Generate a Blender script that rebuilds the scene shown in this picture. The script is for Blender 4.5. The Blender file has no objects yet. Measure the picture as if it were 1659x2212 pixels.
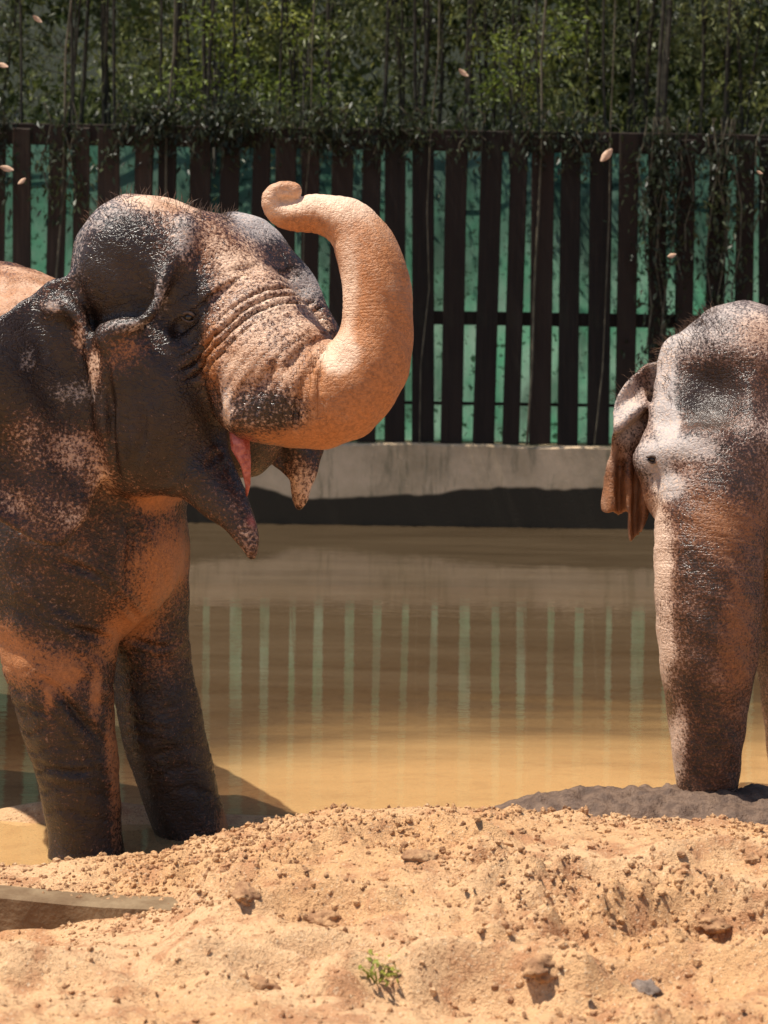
import bpy, bmesh, math, random
import numpy as np
from mathutils import Matrix, Vector

random.seed(7)
rng = np.random.default_rng(7)
scene = bpy.context.scene
R_ = math.radians

# ------------------------------------------------------------------ camera
FPX, HCAM, ROLL, HORI = 1862.0, 2.13, R_(0.9), 300.0
cam_d = bpy.data.cameras.new('camera')
cam_d.sensor_fit = 'VERTICAL'
cam_d.sensor_height = 36.0
cam_d.lens = FPX / 1024.0 * 36.0
cam_d.shift_y = -(512.0 - HORI) / 1024.0
cam_d.clip_start, cam_d.clip_end = 0.1, 600
cam_d.dof.use_dof = True
cam_d.dof.focus_distance = 7.0
cam_d.dof.aperture_fstop = 4.0
cam = bpy.data.objects.new('camera', cam_d)
cam.matrix_world = Matrix.Translation((0, 0, HCAM)) @ Matrix.Rotation(math.pi / 2, 4, 'X') @ Matrix.Rotation(ROLL, 4, 'Z')
scene.collection.objects.link(cam)
scene.camera = cam

# ------------------------------------------------------------------ sky and sun
SUN_DIR = Vector((-0.34, -0.02, 0.94)).normalized()          # towards the sun
elev = math.asin(SUN_DIR.z)
world = bpy.data.worlds.new('World')
scene.world = world
world.use_nodes = True
wn = world.node_tree
wn.nodes.clear()
sky = wn.nodes.new('ShaderNodeTexSky')
sky.sky_type = 'NISHITA'
sky.sun_disc = False
sky.sun_elevation = elev
sky.sun_rotation = math.atan2(SUN_DIR.x, SUN_DIR.y)
bg = wn.nodes.new('ShaderNodeBackground')
bg.inputs['Strength'].default_value = 0.085
wo = wn.nodes.new('ShaderNodeOutputWorld')
wn.links.new(sky.outputs[0], bg.inputs[0])
wn.links.new(bg.outputs[0], wo.inputs[0])
sun_d = bpy.data.lights.new('sun', 'SUN')
sun_d.energy = 4.6
sun_d.angle = R_(0.53)
sun_d.color = (1.0, 0.93, 0.82)
sun = bpy.data.objects.new('sun', sun_d)
sun.rotation_euler = SUN_DIR.to_track_quat('Z', 'Y').to_euler()
sun.location = (0, 0, 12)
scene.collection.objects.link(sun)
vs = scene.view_settings
vs.view_transform = 'Standard'
vs.look = 'None'
vs.gamma = 1.0
vs.exposure = 0.58
vs.use_curve_mapping = False
try:
    scene.cycles.use_denoising = True
    scene.cycles.max_bounces = 8
    scene.cycles.transparent_max_bounces = 12
except Exception:
    pass

# ------------------------------------------------------------------ helpers
COL = scene.collection
CR, SR = math.cos(ROLL), math.sin(ROLL)
K = 768.0 / 1659.0


def D(xd, yd, Y):
    """a point seen at (xd, yd) in the 1659 px wide view, at depth Y"""
    dx, dy = xd * K - 384.0, yd * K - HORI
    ux, uy = dx * CR + dy * SR, -dx * SR + dy * CR
    return np.array([ux * Y / FPX, Y, HCAM - uy * Y / FPX])


def tag(o, label=None, cat=None, group=None, kind=None):
    if label: o['label'] = label
    if cat: o['category'] = cat
    if group: o['group'] = group
    if kind: o['kind'] = kind
    return o


def empty(name, loc=(0, 0, 0)):
    o = bpy.data.objects.new(name, None)
    o.location = loc
    o.empty_display_size = 0.2
    COL.objects.link(o)
    return o


def mesh_obj(name, verts, faces, mat=None, parent=None, smooth=False):
    me = bpy.data.meshes.new(name)
    if isinstance(verts, np.ndarray):
        verts_l = verts.tolist()
    else:
        verts_l = [tuple(v) for v in verts]
    faces_l = faces.tolist() if isinstance(faces, np.ndarray) else faces
    me.from_pydata(verts_l, [], faces_l)
    if smooth:
        me.polygons.foreach_set('use_smooth', [True] * len(me.polygons))
    me.update()
    if mat: me.materials.append(mat)
    o = bpy.data.objects.new(name, me)
    COL.objects.link(o)
    if parent is not None:
        o.parent = parent
        o.matrix_parent_inverse = Matrix.Translation(-Vector(parent.location))
    return o


class NT:
    """small node builder"""
    def __init__(self, name):
        self.mat = bpy.data.materials.new(name)
        self.mat.use_nodes = True
        self.t = self.mat.node_tree
        self.t.nodes.clear()
        self.out = self.t.nodes.new('ShaderNodeOutputMaterial')

    def n(self, kind, ins=None, **props):
        nd = self.t.nodes.new(kind)
        for k, v in props.items():
            setattr(nd, k, v)
        for k, v in (ins or {}).items():
            s = nd.inputs[k]
            if isinstance(v, bpy.types.NodeSocket):
                self.t.links.new(v, s)
            else:
                s.default_value = v
        return nd

    def noise(self, vec, scale, detail=4, rough=0.55, dist=0.0):
        return self.n('ShaderNodeTexNoise', {'Vector': vec, 'Scale': scale, 'Detail': detail, 'Roughness': rough, 'Distortion': dist}).outputs['Fac']

    def math(self, op, a, b=0.0, c=None, clamp=False):
        ins = {0: a, 1: b}
        if c is not None: ins[2] = c
        return self.n('ShaderNodeMath', ins, operation=op, use_clamp=clamp).outputs[0]

    def mix(self, f, a, b, blend='MIX'):
        nd = self.n('ShaderNodeMix', None, data_type='RGBA', blend_type=blend)
        for i, v in ((0, f), (6, a), (7, b)):
            s = nd.inputs[i]
            if isinstance(v, bpy.types.NodeSocket): self.t.links.new(v, s)
            else: s.default_value = v if i == 0 else (tuple(v) + (1.0,) if len(v) == 3 else v)
        return nd.outputs[2]

    def ramp(self, f, lo, hi):
        return self.n('ShaderNodeMapRange', {'Value': f, 'From Min': lo, 'From Max': hi}, interpolation_type='SMOOTHSTEP').outputs[0]

    def coord(self, which='Object'):
        return self.n('ShaderNodeTexCoord').outputs[which]

    def attr(self, name, out='Fac'):
        return self.n('ShaderNodeAttribute', attribute_name=name).outputs[out]

    def scale_vec(self, vec, s):
        return self.n('ShaderNodeMapping', {'Vector': vec, 'Scale': s}).outputs[0]

    def bump(self, h, strength, dist, normal=None):
        ins = {'Height': h, 'Strength': strength, 'Distance': dist}
        if normal is not None: ins['Normal'] = normal
        return self.n('ShaderNodeBump', ins).outputs[0]

    def principled(self, col, rough, normal=None, spec=0.5, **extra):
        ins = {'Base Color': col if isinstance(col, bpy.types.NodeSocket) else tuple(col) + (1.0,), 'Roughness': rough, 'Specular IOR Level': spec}
        if normal is not None: ins['Normal'] = normal
        ins.update(extra)
        p = self.n('ShaderNodeBsdfPrincipled', ins)
        return p.outputs[0]

    def done(self, surf):
        self.t.links.new(surf, self.out.inputs['Surface'])
        return self.mat


# ---- numpy noise
_LAT = rng.random((8, 256, 256)).astype(np.float32)


def vnoise(x, y, seed=0):
    L = _LAT[seed % 8]
    xi, yi = np.floor(x).astype(np.int64), np.floor(y).astype(np.int64)
    fx, fy = x - xi, y - yi
    fx, fy = fx * fx * (3 - 2 * fx), fy * fy * (3 - 2 * fy)
    a = L[xi & 255, yi & 255]; b = L[(xi + 1) & 255, yi & 255]
    c = L[xi & 255, (yi + 1) & 255]; d = L[(xi + 1) & 255, (yi + 1) & 255]
    return (a * (1 - fx) + b * fx) * (1 - fy) + (c * (1 - fx) + d * fx) * fy


def fbm(x, y, seed=0, oct=4):
    s, a, t = 0, 0.5, 0
    for i in range(oct):
        s = s + a * vnoise(x * 2 ** i + 17.3 * i, y * 2 ** i + 9.1 * i, seed + i)
        t += a; a *= 0.5
    return s / t


def sstep(a, b, x):
    t = np.clip((x - a) / (b - a), 0, 1)
    return t * t * (3 - 2 * t)


def axis(*segs):
    """concatenated axis: (start, stop, step), ..."""
    out = [np.arange(a, b, s) for a, b, s in segs]
    return np.concatenate(out)


# ------------------------------------------------------------------ materials of the setting
def mat_sand():
    m = NT('sand')
    co = m.coord()
    n1 = m.noise(co, 1.3, 5)
    n2 = m.noise(co, 9.0, 5)
    n3 = m.noise(co, 70.0, 3, 0.7)
    n4 = m.noise(co, 260.0, 2, 0.7)
    c = m.mix(m.ramp(n1, 0.35, 0.65), (0.63, 0.355, 0.165), (0.69, 0.43, 0.23))
    c = m.mix(m.math('MULTIPLY', m.ramp(n2, 0.48, 0.66), 0.85), c, (0.46, 0.22, 0.105))
    c = m.mix(m.math('MULTIPLY', m.ramp(n3, 0.54, 0.66), 0.8), c, (0.28, 0.135, 0.06))
    c = m.mix(m.math('MULTIPLY', m.ramp(n4, 0.62, 0.74), 0.6), c, (0.25, 0.13, 0.06))
    c = m.mix(m.math('MULTIPLY', m.ramp(m.noise(co, 120.0, 2), 0.6, 0.7), 0.5), c, (0.80, 0.65, 0.44))
    wet = m.attr('wet')
    c = m.mix(m.math('MULTIPLY', wet, 0.12), c, (0.42, 0.24, 0.10))
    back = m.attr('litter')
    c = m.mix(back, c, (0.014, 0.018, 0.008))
    h = m.math('ADD', m.math('MULTIPLY', n3, 0.6), m.math('MULTIPLY', n4, 0.35))
    nb = m.bump(h, 1.0, 0.02)
    return m.done(m.principled(c, 0.9, nb, 0.25))


def mat_water():
    m = NT('muddy_water')
    co = m.coord()
    w1 = m.noise(m.scale_vec(co, (0.7, 2.6, 1)), 2.2, 3)
    w2 = m.noise(m.scale_vec(co, (0.8, 3.6, 1)), 9.0, 2)
    w3 = m.noise(m.scale_vec(co, (0.5, 1.6, 1)), 0.5, 2)
    calm = m.ramp(w3, 0.35, 0.75)
    h = m.math('ADD', m.math('MULTIPLY', w1, 0.5), m.math('MULTIPLY', w2, m.math('MULTIPLY_ADD', calm, 0.25, 0.06)))
    nb = m.bump(h, 0.085, 0.03)
    depth = m.attr('depth')
    op = m.math('SUBTRACT', 1.0, m.math('POWER', 2.718, m.math('MULTIPLY', depth, -3.2)))
    st = m.noise(m.scale_vec(co, (0.35, 1.8, 1)), 1.3, 6, 0.65)
    op = m.math('MULTIPLY_ADD', m.math('SUBTRACT', st, 0.5), m.math('MULTIPLY', m.math('SUBTRACT', 1.0, op), 0.9), op, clamp=True)
    col = m.mix(m.ramp(st, 0.3, 0.7), (0.070, 0.046, 0.024), (0.105, 0.072, 0.040))
    op = m.math('MAXIMUM', op, 0.45)
    col = m.mix(m.ramp(m.math('MULTIPLY_ADD', m.math('SUBTRACT', st, 0.5), 0.34, depth), 0.0, 0.30), (0.72, 0.45, 0.19), col)
    dif = m.n('ShaderNodeBsdfDiffuse', {'Color': col}).outputs[0]
    tr = m.n('ShaderNodeBsdfTransparent', {'Color': (0.95, 0.9, 0.8, 1)}).outputs[0]
    body = m.n('ShaderNodeMixShader', {0: op, 1: tr, 2: dif}).outputs[0]
    gl = m.n('ShaderNodeBsdfGlossy', {'Color': (1, 1, 1, 1), 'Roughness': 0.02, 'Normal': nb}).outputs[0]
    fr = m.n('ShaderNodeFresnel', {'IOR': 1.33, 'Normal': nb}).outputs[0]
    return m.done(m.n('ShaderNodeMixShader', {0: fr, 1: body, 2: gl}).outputs[0])


def mat_concrete():
    m = NT('stained_concrete')
    co = m.coord()
    sep = m.n('ShaderNodeSeparateXYZ', {0: co})
    n1 = m.noise(co, 1.6, 6, 0.65)
    n2 = m.noise(m.scale_vec(co, (3.0, 3.0, 0.5)), 3.0, 5, 0.7)
    n3 = m.noise(co, 40.0, 3)
    c = m.mix(m.ramp(n1, 0.35, 0.7), (0.64, 0.45, 0.275), (0.36, 0.25, 0.135))
    c = m.mix(m.math('MULTIPLY', m.ramp(n2, 0.50, 0.66), 0.75), c, (0.19, 0.145, 0.07))
    c = m.mix(m.math('MULTIPLY', n3, 0.3), c, (0.42, 0.38, 0.30))
    edge = m.math('MULTIPLY_ADD', m.noise(m.scale_vec(co, (1, 1, 0.2)), 1.1, 3, 0.5), 0.45, 0.11)
    wet = m.math('SUBTRACT', 1.0, m.ramp(m.math('SUBTRACT', sep.outputs[2], edge), -0.015, 0.02))
    c = m.mix(wet, c, (0.032, 0.024, 0.014))
    return m.done(m.principled(c, 0.85, m.bump(n3, 0.5, 0.01), 0.3))


def mat_plank(warm=1.0, name='dark_weathered_wood'):
    m = NT(name)
    co = m.coord()
    info = m.n('ShaderNodeObjectInfo').outputs['Random']
    g = m.noise(m.scale_vec(co, (30, 30, 1.0)), 1.5, 5, 0.65)
    n = m.noise(co, 3.0, 4)
    c = m.mix(m.ramp(g, 0.3, 0.7), tuple(q * warm for q in (0.008, 0.0055, 0.004)), tuple(q * warm for q in (0.020, 0.013, 0.009)))
    c = m.mix(m.math('MULTIPLY', m.ramp(n, 0.5, 0.8), 0.6), c, (0.03, 0.032, 0.016))
    c = m.mix(m.math('MULTIPLY', info, 0.5), c, (0.040, 0.022, 0.014))
    return m.done(m.principled(c, 0.8, m.bump(g, 0.5, 0.01), 0.25))


def mat_net():
    m = NT('green_shade_cloth')
    co = m.coord()
    n = m.noise(m.scale_vec(co, (1, 1, 0.35)), 2.5, 5, 0.7)
    n2 = m.noise(co, 14.0, 3, 0.7)
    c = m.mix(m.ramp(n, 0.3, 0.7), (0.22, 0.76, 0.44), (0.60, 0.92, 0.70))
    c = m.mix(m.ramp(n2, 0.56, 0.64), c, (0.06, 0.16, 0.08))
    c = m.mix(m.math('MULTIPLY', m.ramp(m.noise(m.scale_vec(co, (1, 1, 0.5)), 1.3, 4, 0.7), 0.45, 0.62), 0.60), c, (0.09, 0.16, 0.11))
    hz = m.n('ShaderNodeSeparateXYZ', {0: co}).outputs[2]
    c = m.mix(m.math('MULTIPLY', m.ramp(m.math('MULTIPLY_ADD', m.noise(co, 1.7, 4, 0.7), 1.6, hz), 2.4, 4.0), 0.70), c, (0.07, 0.12, 0.095))  # darkens the upper cloth, painting in shade from the vines
    d = m.n('ShaderNodeBsdfDiffuse', {'Color': c}).outputs[0]
    t = m.n('ShaderNodeBsdfTranslucent', {'Color': c}).outputs[0]
    return m.done(m.n('ShaderNodeMixShader', {0: 0.6, 1: d, 2: t}).outputs[0])


def mat_leaf(name, dark, light, yellow):
    m = NT(name)
    r = m.attr('tone')
    co = m.coord()
    n = m.noise(co, 0.9, 3)
    c = m.mix(r, dark, light)
    c = m.mix(m.ramp(n, 0.52, 0.70), c, yellow)
    d = m.principled(c, 0.45, None, 0.4)
    t = m.n('ShaderNodeBsdfTranslucent', {'Color': c}).outputs[0]
    return m.done(m.n('ShaderNodeMixShader', {0: 0.35, 1: d, 2: t}).outputs[0])


def mat_simple(name, c1, c2, scale, rough=0.8, bump=0.4, bscale=None, spec=0.3):
    m = NT(name)
    co = m.coord()
    n = m.noise(co, scale, 5, 0.65)
    c = m.mix(m.ramp(n, 0.35, 0.65), c1, c2)
    nb = m.bump(m.noise(co, bscale or scale * 4, 3), bump, 0.01)
    return m.done(m.principled(c, rough, nb, spec))


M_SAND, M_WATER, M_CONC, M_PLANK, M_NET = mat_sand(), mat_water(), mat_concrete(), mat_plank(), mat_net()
M_PLANK_SUNLIT = mat_plank(3.2, 'wood_painted_sunlit')  # plank wood with sunlight painted in as a lighter, warmer brown
M_LEAF = mat_leaf('tree_leaf', (0.022, 0.032, 0.010), (0.20, 0.22, 0.085), (0.30, 0.31, 0.08))
M_LEAFF = mat_leaf('wood_leaf', (0.03, 0.045, 0.012), (0.20, 0.235, 0.08), (0.30, 0.32, 0.09))
M_LEAF2 = mat_leaf('vine_leaf', (0.015, 0.022, 0.010), (0.055, 0.068, 0.032), (0.07, 0.085, 0.034))
M_LEAF3 = mat_leaf('leaf_painted_sunlit', (0.10, 0.15, 0.02), (0.32, 0.38, 0.06), (0.42, 0.42, 0.08))  # brighter leaf colour stands in for sun on the foliage
M_BARK = mat_simple('bark', (0.018, 0.015, 0.010), (0.060, 0.052, 0.035), 6.0)
M_STEM = mat_simple('vine_stem', (0.06, 0.05, 0.03), (0.14, 0.12, 0.08), 6.0)
M_SHADED_SOIL = mat_simple('soil_painted_shade', (0.085, 0.052, 0.036), (0.165, 0.105, 0.070), 18.0, 0.7, 1.0, 70.0)  # dark brown holds the shade lying on the soil heap
M_SLAB = mat_simple('brown_slab', (0.15, 0.09, 0.045), (0.26, 0.18, 0.10), 5.0, 0.85, 0.4, 60.0)
M_CLOD = mat_simple('clod', (0.24, 0.12, 0.06), (0.48, 0.28, 0.14), 14.0, 0.95, 1.0, 60.0)
M_PALE = mat_simple('pale_stone', (0.54, 0.35, 0.19), (0.68, 0.47, 0.28), 14.0, 0.85, 0.6, 70.0)
M_GREY = mat_simple('grey_stone', (0.12, 0.085, 0.065), (0.26, 0.20, 0.16), 18.0, 0.8, 0.8, 70.0)
M_DRY = mat_simple('dry_leaf', (0.46, 0.28, 0.17), (0.66, 0.46, 0.33), 30.0, 0.7, 0.2)
M_WEED = mat_leaf('weed_leaf', (0.22, 0.24, 0.03), (0.42, 0.42, 0.09), (0.50, 0.46, 0.12))

# ------------------------------------------------------------------ ground
SHX = np.array([-60, -3.0, -1.6, -1.1, -0.80, -0.58, -0.25, 0.1, 0.6, 1.0, 2.0, 4.0, 60])
SHY = np.array([6.9, 6.85, 6.90, 6.93, 7.02, 7.40, 7.66, 7.76, 7.82, 7.86, 7.9, 7.7, 7.7])
WALL_Y = 17.6


def shore(x):
    return (np.interp(x - 0.1, SHX, SHY) + np.interp(x, SHX, SHY) + np.interp(x + 0.1, SHX, SHY)) / 3 + 0.10 * (vnoise(x * 3, x * 0 + 4.2, 3) - 0.5)


CREST_Y = 6.05
_cr = [D(xd, yd, CREST_Y) for xd, yd in ((-700, 1885), (-200, 1884), (0, 1880), (105, 1872), (190, 1862), (265, 1848), (350, 1836), (430, 1822), (500, 1806), (560, 1786), (640, 1770), (750, 1762),
                                         (900, 1752), (1050, 1754), (1150, 1768), (1300, 1778), (1480, 1782), (1560, 1776), (1659, 1788), (1900, 1790), (2400, 1800))]
CRX, CRZ = np.array([p[0] for p in _cr]), np.array([p[2] for p in _cr])
_ca, _cb = D(0, 1938, 5.72), D(432, 1966, 5.62)
CURB_B = np.array([_cb[0], _cb[1]])
CURB_A = CURB_B + (_ca[:2] - _cb[:2]) / (_ca[0] - _cb[0]) * (-3.2 - _cb[0])
CURB_Z = 0.5 * (_ca[2] + _cb[2])


def crest_z(x):
    return (np.interp(x - 0.04, CRX, CRZ) + np.interp(x, CRX, CRZ) + np.interp(x + 0.04, CRX, CRZ)) / 3


def curb_y(x):
    return CURB_A[1] + (x - CURB_A[0]) / (CURB_B[0] - CURB_A[0]) * (CURB_B[1] - CURB_A[1])


def on_plateau(xd, yd, z=0.38):
    dy = yd * K - HORI
    p = D(xd, yd, FPX * (HCAM - z) / dy)
    return p[0], p[1]


PITS = [on_plateau(xd, yd) + (r, a) for xd, yd, r, a in [
    (880, 1865, 0.12, 0.045), (680, 1985, 0.11, 0.045), (500, 1930, 0.10, 0.03), (580, 2120, 0.12, 0.04),
    (980, 2150, 0.16, 0.045), (1270, 2060, 0.13, 0.045), (1180, 1975, 0.12, 0.03), (1330, 1940, 0.12, 0.03),
    (1530, 2020, 0.15, 0.05), (1480, 2130, 0.16, 0.05), (1100, 2130, 0.13, 0.045), (250, 2130, 0.16, 0.035),
    (1620, 1900, 0.13, 0.035), (60, 2150, 0.14, 0.035), (760, 2080, 0.12, 0.035)]]


def ground_z(x, y, fine=True):
    d = shore(x) - y
    dl = np.maximum(d, 0)
    z = np.minimum(0.07 * (1 - np.exp(-dl / 0.14)), 0.045)
    dw = np.maximum(-d, 0)
    z = z - np.where(dw > 0, 0.09 * np.minimum(dw, 1.0) + 0.16 * np.clip(dw - 1.0, 0, 3.0), 0)
    # behind the wall
    z = np.where(y > WALL_Y + 0.15, 0.62 + 8.6 * sstep(26, 40, y), z)
    # sand spit beside the front feet of the left animal
    z = z + 0.13 * np.exp(-(((x + 1.20) / 0.55) ** 2 + ((y - 7.62) / 0.13) ** 2)) * (d < 0)
    # level with the slab, dropping away in front of it
    top = crest_z(x)
    plat = top + 0.02 * np.sin(x * 2.1 + y) * sstep(CREST_Y, CREST_Y - 0.5, y) + (0.40 - top) * sstep(CREST_Y - 0.25, CREST_Y - 1.3, y)
    hi = 1 - sstep(CREST_Y + 0.03, CREST_Y + 0.55, y + 0.08 * (vnoise(x * 4, y * 0 + 2.0, 5) - 0.5))
    z = z * (1 - hi) + plat * hi
    land = np.maximum(sstep(-0.25, 0.12, d) * 0.4, hi)
    atc = 1 - 0.62 * np.exp(-((y - CREST_Y) / 0.22) ** 2)
    z0 = z
    for px, py, r, a in PITS:
        q = ((x - px) * 0.8 + (y - py) * 0.25) ** 2 + ((y - py) * 1.5) ** 2
        g = np.exp(-q / (r * r))
        z = z - a * 1.2 * g * land + a * 1.1 * np.exp(-((np.sqrt(q) - 1.5 * r) / (0.45 * r)) ** 2) * land * (y > py)
    z = z + land * 0.035 * (fbm(x * 1.6, y * 1.6, 0, 3) - 0.5)
    if fine:
        u, v = x * 0.8 + y * 0.6, -x * 0.6 + y * 0.8
        z = z + land * 0.036 * (fbm(u * 2.4, v * 6.0, 1, 3) - 0.5)
        mask = sstep(0.42, 0.62, fbm(x * 1.7 + 5, y * 1.7, 2, 3))
        cl = np.maximum(fbm(x * 9, y * 9, 3, 3) - 0.5, 0)
        z = z + land * (0.05 + 0.30 * mask) * cl * 0.46
        rg = 1 - 2 * np.abs(fbm(x * 5.5 + 3, y * 5.5, 5, 4) - 0.5)
        z = z + land * 0.11 * (rg - 0.85) * (0.25 + 0.75 * mask)
        rg = 1 - 2 * np.abs(fbm(u * 13, v * 15 + 3, 6, 3) - 0.5)
        z = z + land * 0.040 * (rg - 0.85) * (0.3 + 0.7 * mask)
        z = z + land * 0.036 * (fbm(x * 24, y * 24, 4, 3) - 0.5) * (0.5 + mask)
    z = z0 + (z - z0) * atc
    inx = 1 - sstep(CURB_B[0] - 0.12, CURB_B[0] + 0.05, x)
    cy = curb_y(x)
    behind = CURB_Z - 0.010 + 0.010 * (fbm(x * 9, y * 9, 3, 3) - 0.5)
    front = CURB_Z - 0.005 - 0.115 * (1 - sstep(-1.30, CURB_B[0] + 0.05, x)) + 0.05 * (fbm(x * 7, y * 7, 3, 3) - 0.5)
    w = inx * np.where(y > cy + 0.05, np.exp(-((y - cy - 0.05) / 0.14) ** 2), np.exp(-(np.maximum(cy - y - 0.12, 0) / 0.40) ** 2))
    z = z * (1 - w) + np.where(y > cy + 0.05, behind, front) * w
    return z


def grid_mesh(name, xs, ys, zfun, mat, smooth=True, attrs=None, parent=None):
    X, Y = np.meshgrid(xs, ys, indexing='ij')
    Z = zfun(X, Y)
    V = np.stack([X, Y, Z], -1).reshape(-1, 3)
    nx, ny = len(xs), len(ys)
    i = np.arange(nx * ny).reshape(nx, ny)
    F = np.stack([i[:-1, :-1], i[1:, :-1], i[1:, 1:], i[:-1, 1:]], -1).reshape(-1, 4)
    o = mesh_obj(name, V, F, mat, parent, smooth)
    for k, f in (attrs or {}).items():
        a = o.data.attributes.new(k, 'FLOAT', 'POINT')
        a.data.foreach_set('value', f(X, Y, Z).astype(np.float32).ravel())
    return o


gx = axis((-150, -12, 6), (-12, -2.2, 0.25), (-2.2, 2.2, 0.0125), (2.2, 12, 0.25), (12, 151, 6))
gy = axis((-60, -3, 3), (-3, 3.9, 0.2), (3.9, 8.2, 0.0135), (8.2, 9.5, 0.05), (9.5, 20, 0.25), (20, 200, 6))
ground = grid_mesh('ground', gx, gy, ground_z, M_SAND, True, {
    'wet': lambda X, Y, Z: 1 - sstep(-0.01, 0.05, Z),
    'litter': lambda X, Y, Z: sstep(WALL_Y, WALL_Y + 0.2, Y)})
tag(ground, 'pale orange sandy bank sloping down to the pond', kind='structure')

wx = axis((-40, -3, 0.5), (-3, 3, 0.06), (3, 40.5, 0.5))
wy = axis((6.4, 9.5, 0.04), (9.5, WALL_Y + 0.1, 0.15))
water = grid_mesh('water', wx, wy, lambda X, Y: X * 0.0, M_WATER, True, {
    'depth': lambda X, Y, Z: np.maximum(-ground_z(X, Y, False), 0)})
tag(water, 'muddy brown pond water mirroring the fence', kind='structure')

# ------------------------------------------------------------------ boxes, tubes
def box_vf(x0, x1, y0, y1, z0, z1, jit=0.0):
    v = [(x, y, z) for z in (z0, z1) for x, y in ((x0, y0), (x1, y0), (x1, y1), (x0, y1))]
    if jit: v = [tuple(c + random.uniform(-jit, jit) for c in p) for p in v]
    f = [(0, 3, 2, 1), (4, 5, 6, 7), (0, 1, 5, 4), (1, 2, 6, 5), (2, 3, 7, 6), (3, 0, 4, 7)]
    return v, f


def bevel_box(name, dims, mat, parent=None, bev=0.01, jit=0.0):
    bm = bmesh.new()
    v, f = box_vf(*dims, jit)
    vv = [bm.verts.new(p) for p in v]
    for q in f: bm.faces.new([vv[i] for i in q])
    bmesh.ops.bevel(bm, geom=list(bm.edges), offset=bev, segments=1, affect='EDGES')
    me = bpy.data.meshes.new(name)
    bm.to_mesh(me); bm.free()
    me.materials.append(mat)
    o = bpy.data.objects.new(name, me)
    COL.objects.link(o)
    if parent is not None:
        o.parent = parent
        o.matrix_parent_inverse = Matrix.Translation(-Vector(parent.location))
    return o


def tube_vf(pts, rad, n=8, V=None, F=None, cap=True):
    V = [] if V is None else V
    F = [] if F is None else F
    pts = [Vector(p) for p in pts]
    base = len(V)
    for i, p in enumerate(pts):
        t = (pts[min(i + 1, len(pts) - 1)] - pts[max(i - 1, 0)]).normalized()
        a = t.orthogonal().normalized() if i == 0 else (a - t * a.dot(t)).normalized()
        b = t.cross(a)
        for k in range(n):
            an = 2 * math.pi * k / n
            V.append(tuple(p + (a * math.cos(an) + b * math.sin(an)) * rad[i]))
    for i in range(len(pts) - 1):
        for k in range(n):
            q, w = base + i * n, base + (i + 1) * n
            F.append((q + k, q + (k + 1) % n, w + (k + 1) % n, w + k))
    if cap:
        F.append(tuple(base + k for k in range(n))[::-1])
        F.append(tuple(base + (len(pts) - 1) * n + k for k in range(n)))
    return V, F


# ------------------------------------------------------------------ wall, fence, shade cloth
wall_xs = axis((-20, 20.1, 0.2))
bm = bmesh.new()
prof = [(WALL_Y, -0.9), (WALL_Y, 0.755), (WALL_Y + 0.02, 0.775), (WALL_Y + 0.34, 0.775), (WALL_Y + 0.36, 0.755), (WALL_Y + 0.36, -0.9)]
rows = []
for x in wall_xs:
    j = 0.006 * math.sin(x * 3.1) + 0.005 * math.sin(x * 7.7)
    rows.append([bm.verts.new((x, y + (0.008 * math.sin(x * 2.3 + z * 9) if k < 2 else 0), z + (j if z > 0 else 0))) for k, (y, z) in enumerate(prof)])
for a, b in zip(rows[:-1], rows[1:]):
    for k in range(len(prof) - 1):
        bm.faces.new((a[k], b[k], b[k + 1], a[k + 1]))
me = bpy.data.meshes.new('pond_wall')
bm.to_mesh(me); bm.free()
me.materials.append(M_CONC)
wall = bpy.data.objects.new('pond_wall', me)
COL.objects.link(wall)
tag(wall, 'low stained concrete wall along the far side of the pond', 'wall')

fence = empty('fence', (0, WALL_Y + 0.15, 0.775))
tag(fence, 'tall dark wooden plank fence standing on the concrete wall', 'fence')
PL_Y = WALL_Y + 0.10
x = (985 - 830) / 226.6 - 0.2736 * 26
k = 0
plank_x = []
while x < 7.5:
    w = random.uniform(0.160, 0.212)
    h = 3.70 + random.uniform(-0.05, 0.06)
    xc = x + random.uniform(-0.022, 0.022)
    t = random.uniform(-0.016, 0.016)
    v, f = box_vf(-w / 2, w / 2, -0.02, 0.02, 0, h - 0.78)
    o = bevel_box('plank', (-w / 2, w / 2, -0.022, 0.022, 0.004, h - 0.78), M_PLANK_SUNLIT if x < -2.2 else M_PLANK, fence, 0.006, 0.007)
    o.matrix_parent_inverse = Matrix.Identity(4)
    o.location = (xc, PL_Y + random.uniform(-0.012, 0.012) - WALL_Y - 0.15, 0)
    o.rotation_euler = (0, t, 0)
    plank_x.append(xc)
    x += 0.2736
    k += 1
for z, hh, yy in ((1.97, 0.13, 0.20), (3.66, 0.20, 0.20)):
    bevel_box('rail', (-7.6, 7.6, WALL_Y + 0.13, WALL_Y + 0.18, z - hh / 2, z + hh / 2), M_PLANK, fence, 0.006)
V, F = tube_vf([(-7.6, WALL_Y + 0.155, 1.165), (0, WALL_Y + 0.155, 1.155), (7.6, WALL_Y + 0.155, 1.165)], [0.017] * 3, 6)
mesh_obj('wire', V, F, M_PLANK, fence)

nx_ = axis((-7.6, 7.7, 0.1)); nz_ = axis((0.79, 3.80, 0.15))
V, F = [], []
for xx in nx_:
    for zz in nz_:
        V.append((xx, WALL_Y + 0.25 + 0.36 * (zz - 0.79) + 0.018 * math.sin(xx * 5 + zz) + 0.012 * math.sin(zz * 6 + xx * 2), zz))
m_ = len(nz_)
for i in range(len(nx_) - 1):
    for j in range(m_ - 1):
        F.append((i * m_ + j, (i + 1) * m_ + j, (i + 1) * m_ + j + 1, i * m_ + j + 1))
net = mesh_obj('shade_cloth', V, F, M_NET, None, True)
tag(net, 'green shade cloth showing through the gaps between the fence planks', 'shade cloth')

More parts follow.
